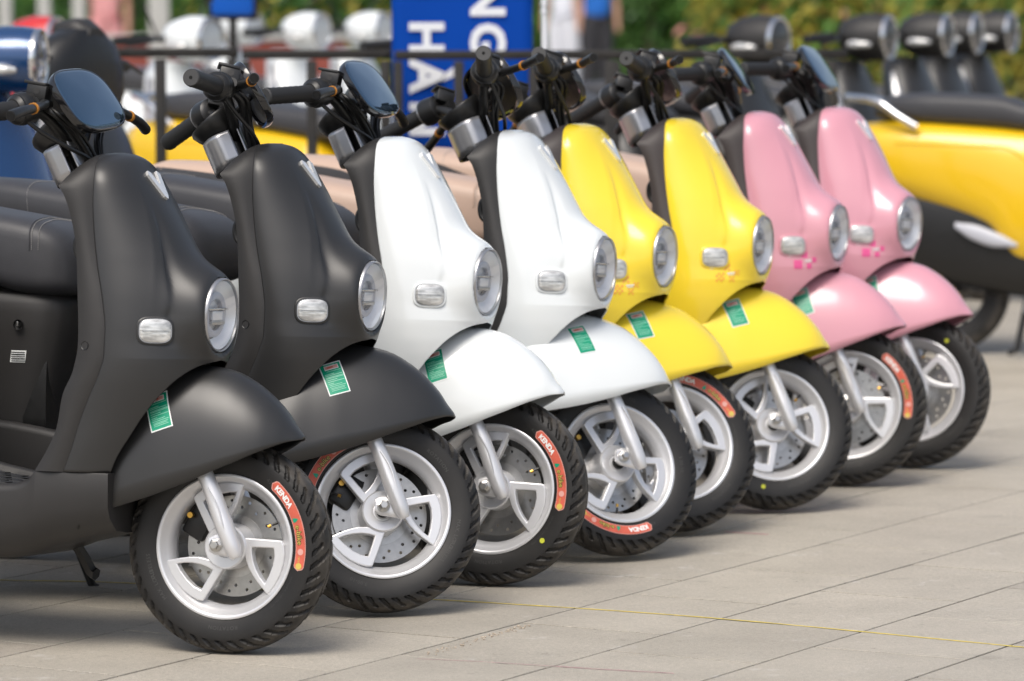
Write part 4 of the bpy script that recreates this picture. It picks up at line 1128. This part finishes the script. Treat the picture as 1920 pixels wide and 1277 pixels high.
# ------------------------------------------------------------------ barrier
BAR = mat('barrier_black_paint', (.022, .020, .018), .5, metal=.3, noise=.3, nscale=30, rvar=.1)
def barrier(u0, u1, Y, vr, label, posts, slack=0):
    a = px(u0, vr, Y); b = px(u1, vr+slack, Y)
    t = empty('crowd_barrier', (a.x, Y, 0)); t['label'] = label; t['category'] = 'barrier'; t['group'] = 'black metal barriers'
    L = b.x-a.x; z = a.z; build('rail', box((L/2, 0, z), (L, .03, .030), .003), BAR, t)
    build('rail', box((L/2, 0, .30), (L, .025, .025), .003), BAR, t)
    for u, w in posts:
        x = px(u, vr, Y).x-a.x; build('post', box((x, 0, z/2-.01), (w, .03, z-.02), .003), BAR, t)
    for x in (.06, L-.06): build('foot', box((x, 0, .012), (.05, .5, .024), .004), BAR, t)
    return t
barrier(-40, 448, 14.0, 97, 'black barrier at the left, in front of the big white scooter', ((302, .036), (60, .036), (435, .03)))
barrier(456, 735, 14.0, 101, 'black barrier between the white scooters and the second charcoal scooter', ((462, .03), (586, .034), (724, .034)))
barrier(742, 1590, 13.94, 103, 'long black barrier in front of the blue banner and hedge', ((748, .03), (862, .034), (1002, .034), (1150, .05), (1330, .034), (1560, .04)))

# ------------------------------------------------------------------ blue banner with turned lettering
BLUE = mat('banner_blue_print', (.001, .055, .36), .7, spec=.12, noise=.05, nscale=3)
BWH = mat('banner_white_print', (.78, .80, .84), .6)
def banner(u0, u1, v1, Y, label, lines, z_top=1.75):
    a = px(u0, v1, Y); b = px(u1, v1, Y); w = b.x-a.x; z0 = a.z
    t = empty('blue_banner', (a.x, Y, z0)); t['label'] = label; t['category'] = 'banner'
    rows = []
    for i in range(13):
        x = w*i/12; rows.append([(x, .004*math.sin(i*1.7+j*.6), (z_top-z0)*j/14) for j in range(15)])
    build('cloth', grid(rows), BLUE, t, solid=.002)
    build('hem', box((w/2, 0, -.012), (w+.01, .008, .024), .002), BWH, t)
    for s, size, uc, vstart in lines:
        c = px(uc, vstart, Y); adv = 0.0
        for ch_ in s:
            if ch_ == ' ': adv += size*.42; continue
            g0 = text_geo(ch_, size, .0, 1.0, .006); g = G().add(g0.v, g0.f); wd = text_width(g0)
            g.v = [(c.x-a.x+v[1]-size*.36, -.010, c.z-z0-(v[0]+adv)) for v in g.v]; adv += wd+size*.15
            bm_y = c.z-z0-adv
            if -.05 < bm_y < z_top-z0+.3: build('letter', g, BWH, t, smooth=False, fixn=False)
    return t
banner(737, 1000, 290, 14.06, 'blue banner with large white turned lettering hanging behind the black barrier', (('BẢO HÀNH', .155, 803, -224), ('CHÍNH HÃNG', .155, 918, -568)))

# ------------------------------------------------------------------ people beyond, signboard, wall, hedges
def skin_body(name, pts, edges, material, parent, sub=2):
    me = bpy.data.meshes.new(name); me.from_pydata([p[:3] for p in pts], edges, []); me.update()
    o = bpy.data.objects.new(name, me); sc.collection.objects.link(o); o.parent = parent
    sk = o.modifiers.new('skin', 'SKIN'); layer = me.skin_vertices[0] if me.skin_vertices else None
    if layer is None:
        bm = bmesh.new(); bm.from_mesh(me); bm.verts.layers.skin.verify(); bm.to_mesh(me); bm.free(); layer = me.skin_vertices[0]
    for i, p in enumerate(pts): layer.data[i].radius = (p[3], p[4] if len(p) > 4 else p[3])
    layer.data[0].use_root = True
    ss = o.modifiers.new('sub', 'SUBSURF'); ss.levels = sub; ss.render_levels = sub
    me.materials.append(material); return o
SKIN = mat('skin', (.50, .28, .19), .5); HAIR = mat('black_hair', (.015, .012, .010), .5)
def person(x, y, rz, label, top_m, leg_m, skirt=None):
    t = empty('person', (x, y, 0), (0, 0, rz)); t['label'] = label; t['category'] = 'person'
    P = [(0, 0, .95, .09, .07), (0, 0, 1.15, .125, .09), (0, 0, 1.35, .15, .10), (0, 0, 1.48, .055), (0, .0, 1.56, .05), (0, .01, 1.66, .088, .10), (0, .0, 1.74, .06),
         (.19, 0, 1.42, .05), (.25, .02, 1.15, .042), (.24, -.06, .90, .032), (.235, -.09, .80, .03), (-.19, 0, 1.42, .05), (-.25, .02, 1.15, .042), (-.24, -.05, .90, .032), (-.235, -.08, .80, .03),
         (.09, 0, .86, .06), (.10, -.01, .50, .05), (.10, .02, .10, .04), (.10, -.10, .035, .035), (-.09, 0, .86, .06), (-.10, -.01, .50, .05), (-.10, .02, .10, .04), (-.10, -.10, .035, .035)]
    E = [(0, 1), (1, 2), (2, 3), (3, 4), (4, 5), (5, 6), (2, 7), (7, 8), (8, 9), (9, 10), (2, 11), (11, 12), (12, 13), (13, 14), (0, 15), (15, 16), (16, 17), (17, 18), (0, 19), (19, 20), (20, 21), (21, 22)]
    skin_body('figure', P, E, SKIN, t)
    S = [(0, 0, .90, .20, .16), (0, 0, 1.18, .15, .12), (0, 0, 1.36, .165, .118), (0, 0, 1.46, .07), (.18, 0, 1.42, .068), (.235, .02, 1.22, .062), (-.18, 0, 1.42, .068), (-.235, .02, 1.22, .062)]
    skin_body('shirt', S, [(0, 1), (1, 2), (2, 3), (2, 4), (4, 5), (2, 6), (6, 7)], top_m, t)
    Q = [(0, 0, 1.12, .15, .12), (.09, 0, .84, .135), (.10, 0, .50, .105), (.10, .02, .10, .09), (-.09, 0, .84, .135), (-.10, 0, .50, .105), (-.10, .02, .10, .09)]
    skin_body('trousers', Q, [(0, 1), (1, 2), (2, 3), (0, 4), (4, 5), (5, 6)], leg_m, t)
    build('hair', loft([[(a*math.cos(k*PI/8), .015+b*math.sin(k*PI/8), z) for k in range(16)] for a, b, z in ((.085, .10, 1.66), (.096, .112, 1.70), (.090, .105, 1.76), (.05, .06, 1.80))]), HAIR, t)
    return t
BLUSH = mat('blue_shirt_cloth', (.01, .13, .50), .8); WCL = mat('white_cloth', (.70, .72, .78), .8); BCL = mat('dark_cloth', (.03, .03, .035), .85); PKC = mat('pale_pink_cloth', (.65, .30, .30), .85)
p = px(1120, 100, 50.0); person(p.x, 50.0, .3, 'person in a blue shirt and dark trousers standing beyond the barrier', BLUSH, BCL)
p = px(1060, 100, 51.0); person(p.x, 51.0, -.4, 'person in pale white clothes beside the one in the blue shirt', WCL, WCL)
p = px(200, 100, 47.0); person(p.x, 47.0, .2, 'person in pale pink clothes seen behind the black scooter', PKC, PKC)

def signboard(u0, u1, v1, Y, label, m_):
    a = px(u0, v1, Y); b = px(u1, v1, Y); t = empty('signboard', ((a.x+b.x)/2, Y, 0)); t['label'] = label; t['category'] = 'sign'
    w = b.x-a.x; build('panel', box((0, 0, a.z+.20), (w, .05, .40), .02), m_, t); build('panel_frame', box((0, .02, a.z+.20), (w+.04, .03, .44), .01), BAR, t)
    build('pole', tube([(0, .02, .02), (0, .02, a.z+.05)], .02, 10), BAR, t); build('base', box((0, .02, .015), (.4, .35, .03), .006), BAR, t); return t
signboard(398, 478, 28, 19.0, 'small bright blue signboard on a black pole above the white scooters', mat('sign_blue', (.003, .11, .55), .4))
pole = empty('white_pole', (px(1022, 60, 13.0).x, 13.0, 0)); pole['label'] = 'slender white pole standing beside the right edge of the blue banner'; pole['category'] = 'pole'
build('shaft', tube([(0, 0, .02), (0, 0, 1.9)], .0075, 12), BWH, pole); build('base', revolve([(0, .0), (0, .12), (.02, .11), (.03, .02), (.03, 0)], 24, 'Z'), BWH, pole, angle=30)
for z in (1.21, 1.235): build('collar', revolve([(z-.004, .0075), (z-.004, .011), (z+.004, .011), (z+.004, .0075)], 16, 'Z'), BWH, pole)

# low red brown wall with pale posts at the far left
RB = mat('red_brown_wall', (.22, .05, .035), .8, noise=.2, nscale=5); PP = mat('pale_concrete', (.42, .42, .40), .8, noise=.1, nscale=8)
wl_ = empty('garden_wall', (px(0, 50, 34).x-2, 34, 0)); wl_['label'] = 'low red brown wall with pale posts in the far left background'; wl_['category'] = 'wall'
build('wall_body', box((2.4, 0, .45), (4.8, .2, .9), .02), RB, wl_); build('coping', box((2.4, 0, .92), (4.9, .28, .05), .01), PP, wl_)
for u in (85, 150, 300, 12): build('post', box((px(u, 50, 33.8).x-wl_.location.x, -.18, .95), (.10 if u < 200 else .16, .12, 1.9), .01), PP, wl_)

LEAF = [mat('leaf_dark', (.030, .095, .014), .5, objrand=0, noise=.35, nscale=2), mat('leaf_mid', (.085, .20, .028), .5, noise=.3, nscale=2), mat('leaf_yellow', (.40, .34, .05), .55, noise=.3, nscale=2), mat('petal_pink', (.60, .24, .22), .6)]
TWIG = mat('twig_bark', (.06, .045, .03), .9)
def hedge(x0, x1, Y, depth, h, n, mix, label, leaf=.05, lumps=9, seed=1):
    rnd = random.Random(seed); t = empty('hedge', ((x0+x1)/2, Y, 0)); t['label'] = label; t['category'] = 'hedge'
    cl = [(rnd.uniform(x0, x1), rnd.uniform(-depth/2, depth/2), rnd.uniform(.2, 1)*h*.85, rnd.uniform(.16, .36)*h) for _ in range(lumps*3)]
    geos = [G() for _ in mix]
    tot = sum(w for _, w in mix)
    for k in range(n):
        c = cl[rnd.randrange(len(cl))] if rnd.random() < .8 else (rnd.uniform(x0, x1), rnd.uniform(-depth/2, depth/2), rnd.uniform(.05, .9)*h, .2*h)
        d = Vector((rnd.gauss(0, 1), rnd.gauss(0, 1), rnd.gauss(0, 1))).normalized()*c[3]*rnd.uniform(.6, 1.05)
        p = Vector((c[0], c[1], c[2]))+d; p.z = abs(p.z)
        r = rnd.random()*tot; q = 0
        # colour grows in patches
        patch = int((math.sin(c[0]*3.1+c[2]*5.3)*.5+.5)*len(mix)*.999)
        if rnd.random() < .55 and mix[patch][1] >= 2: q = patch
        else:
            while r > mix[q][1] and q < len(mix)-1: r -= mix[q][1]; q += 1
        a = Vector((rnd.gauss(0, 1), rnd.gauss(0, 1), rnd.gauss(0, 1))).normalized(); b = a.orthogonal().normalized(); e = a.cross(b)
        s = leaf*rnd.uniform(.6, 1.3); P = p-Vector(((x0+x1)/2, 0, 0))
        geos[q].add([P-b*s, P+e*s*.45, P+b*s, P-e*s*.45], [(0, 1, 2, 3)])
    for (m_, _), g in zip(mix, geos):
        if g.v: build('foliage', g, m_, t, smooth=False, fixn=False, props={'kind': 'stuff'})
    br = G()
    for c in cl[:lumps*2]:
        b = tube([(c[0]-(x0+x1)/2, c[1], .0), (c[0]-(x0+x1)/2+.1, c[1], c[2])], [.03, .01], 5); br.add(b.v, b.f)
    build('branches', br, TWIG, t, props={'kind': 'stuff'})
    return t
X = lambda u, Y: px(u, 0, Y).x
hedge(X(1160, 56), X(1345, 56), 56, 1.2, 2.2, 9000, ((LEAF[0], 5), (LEAF[1], 4)), 'dense dark green hedge right of the person in the blue shirt', .06, 9, 3)
hedge(X(1360, 38), X(1640, 38), 38, 1.2, 1.9, 11000, ((LEAF[2], 5), (LEAF[1], 4), (LEAF[3], .45)), 'yellow green flowering shrub hedge behind the pink scooters', .06, 12, 4)
hedge(X(1620, 42), X(2060, 42), 42, 1.4, 2.0, 11000, ((LEAF[2], 4), (LEAF[0], 3), (LEAF[1], 3)), 'yellow and dark green hedge behind the scooters at the right edge', .06, 12, 5)
hedge(X(-150, 54), X(420, 54), 54, 1.4, 2.0, 9000, ((LEAF[0], 5), (LEAF[1], 4)), 'green hedge beyond the red brown wall at the left', .07, 14, 6)
hedge(X(430, 40), X(900, 40), 40, 1.4, 2.0, 10000, ((LEAF[1], 4), (LEAF[2], 3), (LEAF[0], 3)), 'olive green hedge behind the far white scooters', .07, 12, 7)
hedge(X(880, 58), X(1150, 58), 58, 1.4, 2.0, 7000, ((LEAF[0], 4), (LEAF[1], 4)), 'green hedge behind the two people', .07, 10, 8)
# far wood that closes the view and shows in reflections
hedge(-16, 18, 62, 5, 7.5, 26000, ((LEAF[0], 5), (LEAF[1], 3)), 'tall dark green belt of trees closing the far background', .24, 40, 9)
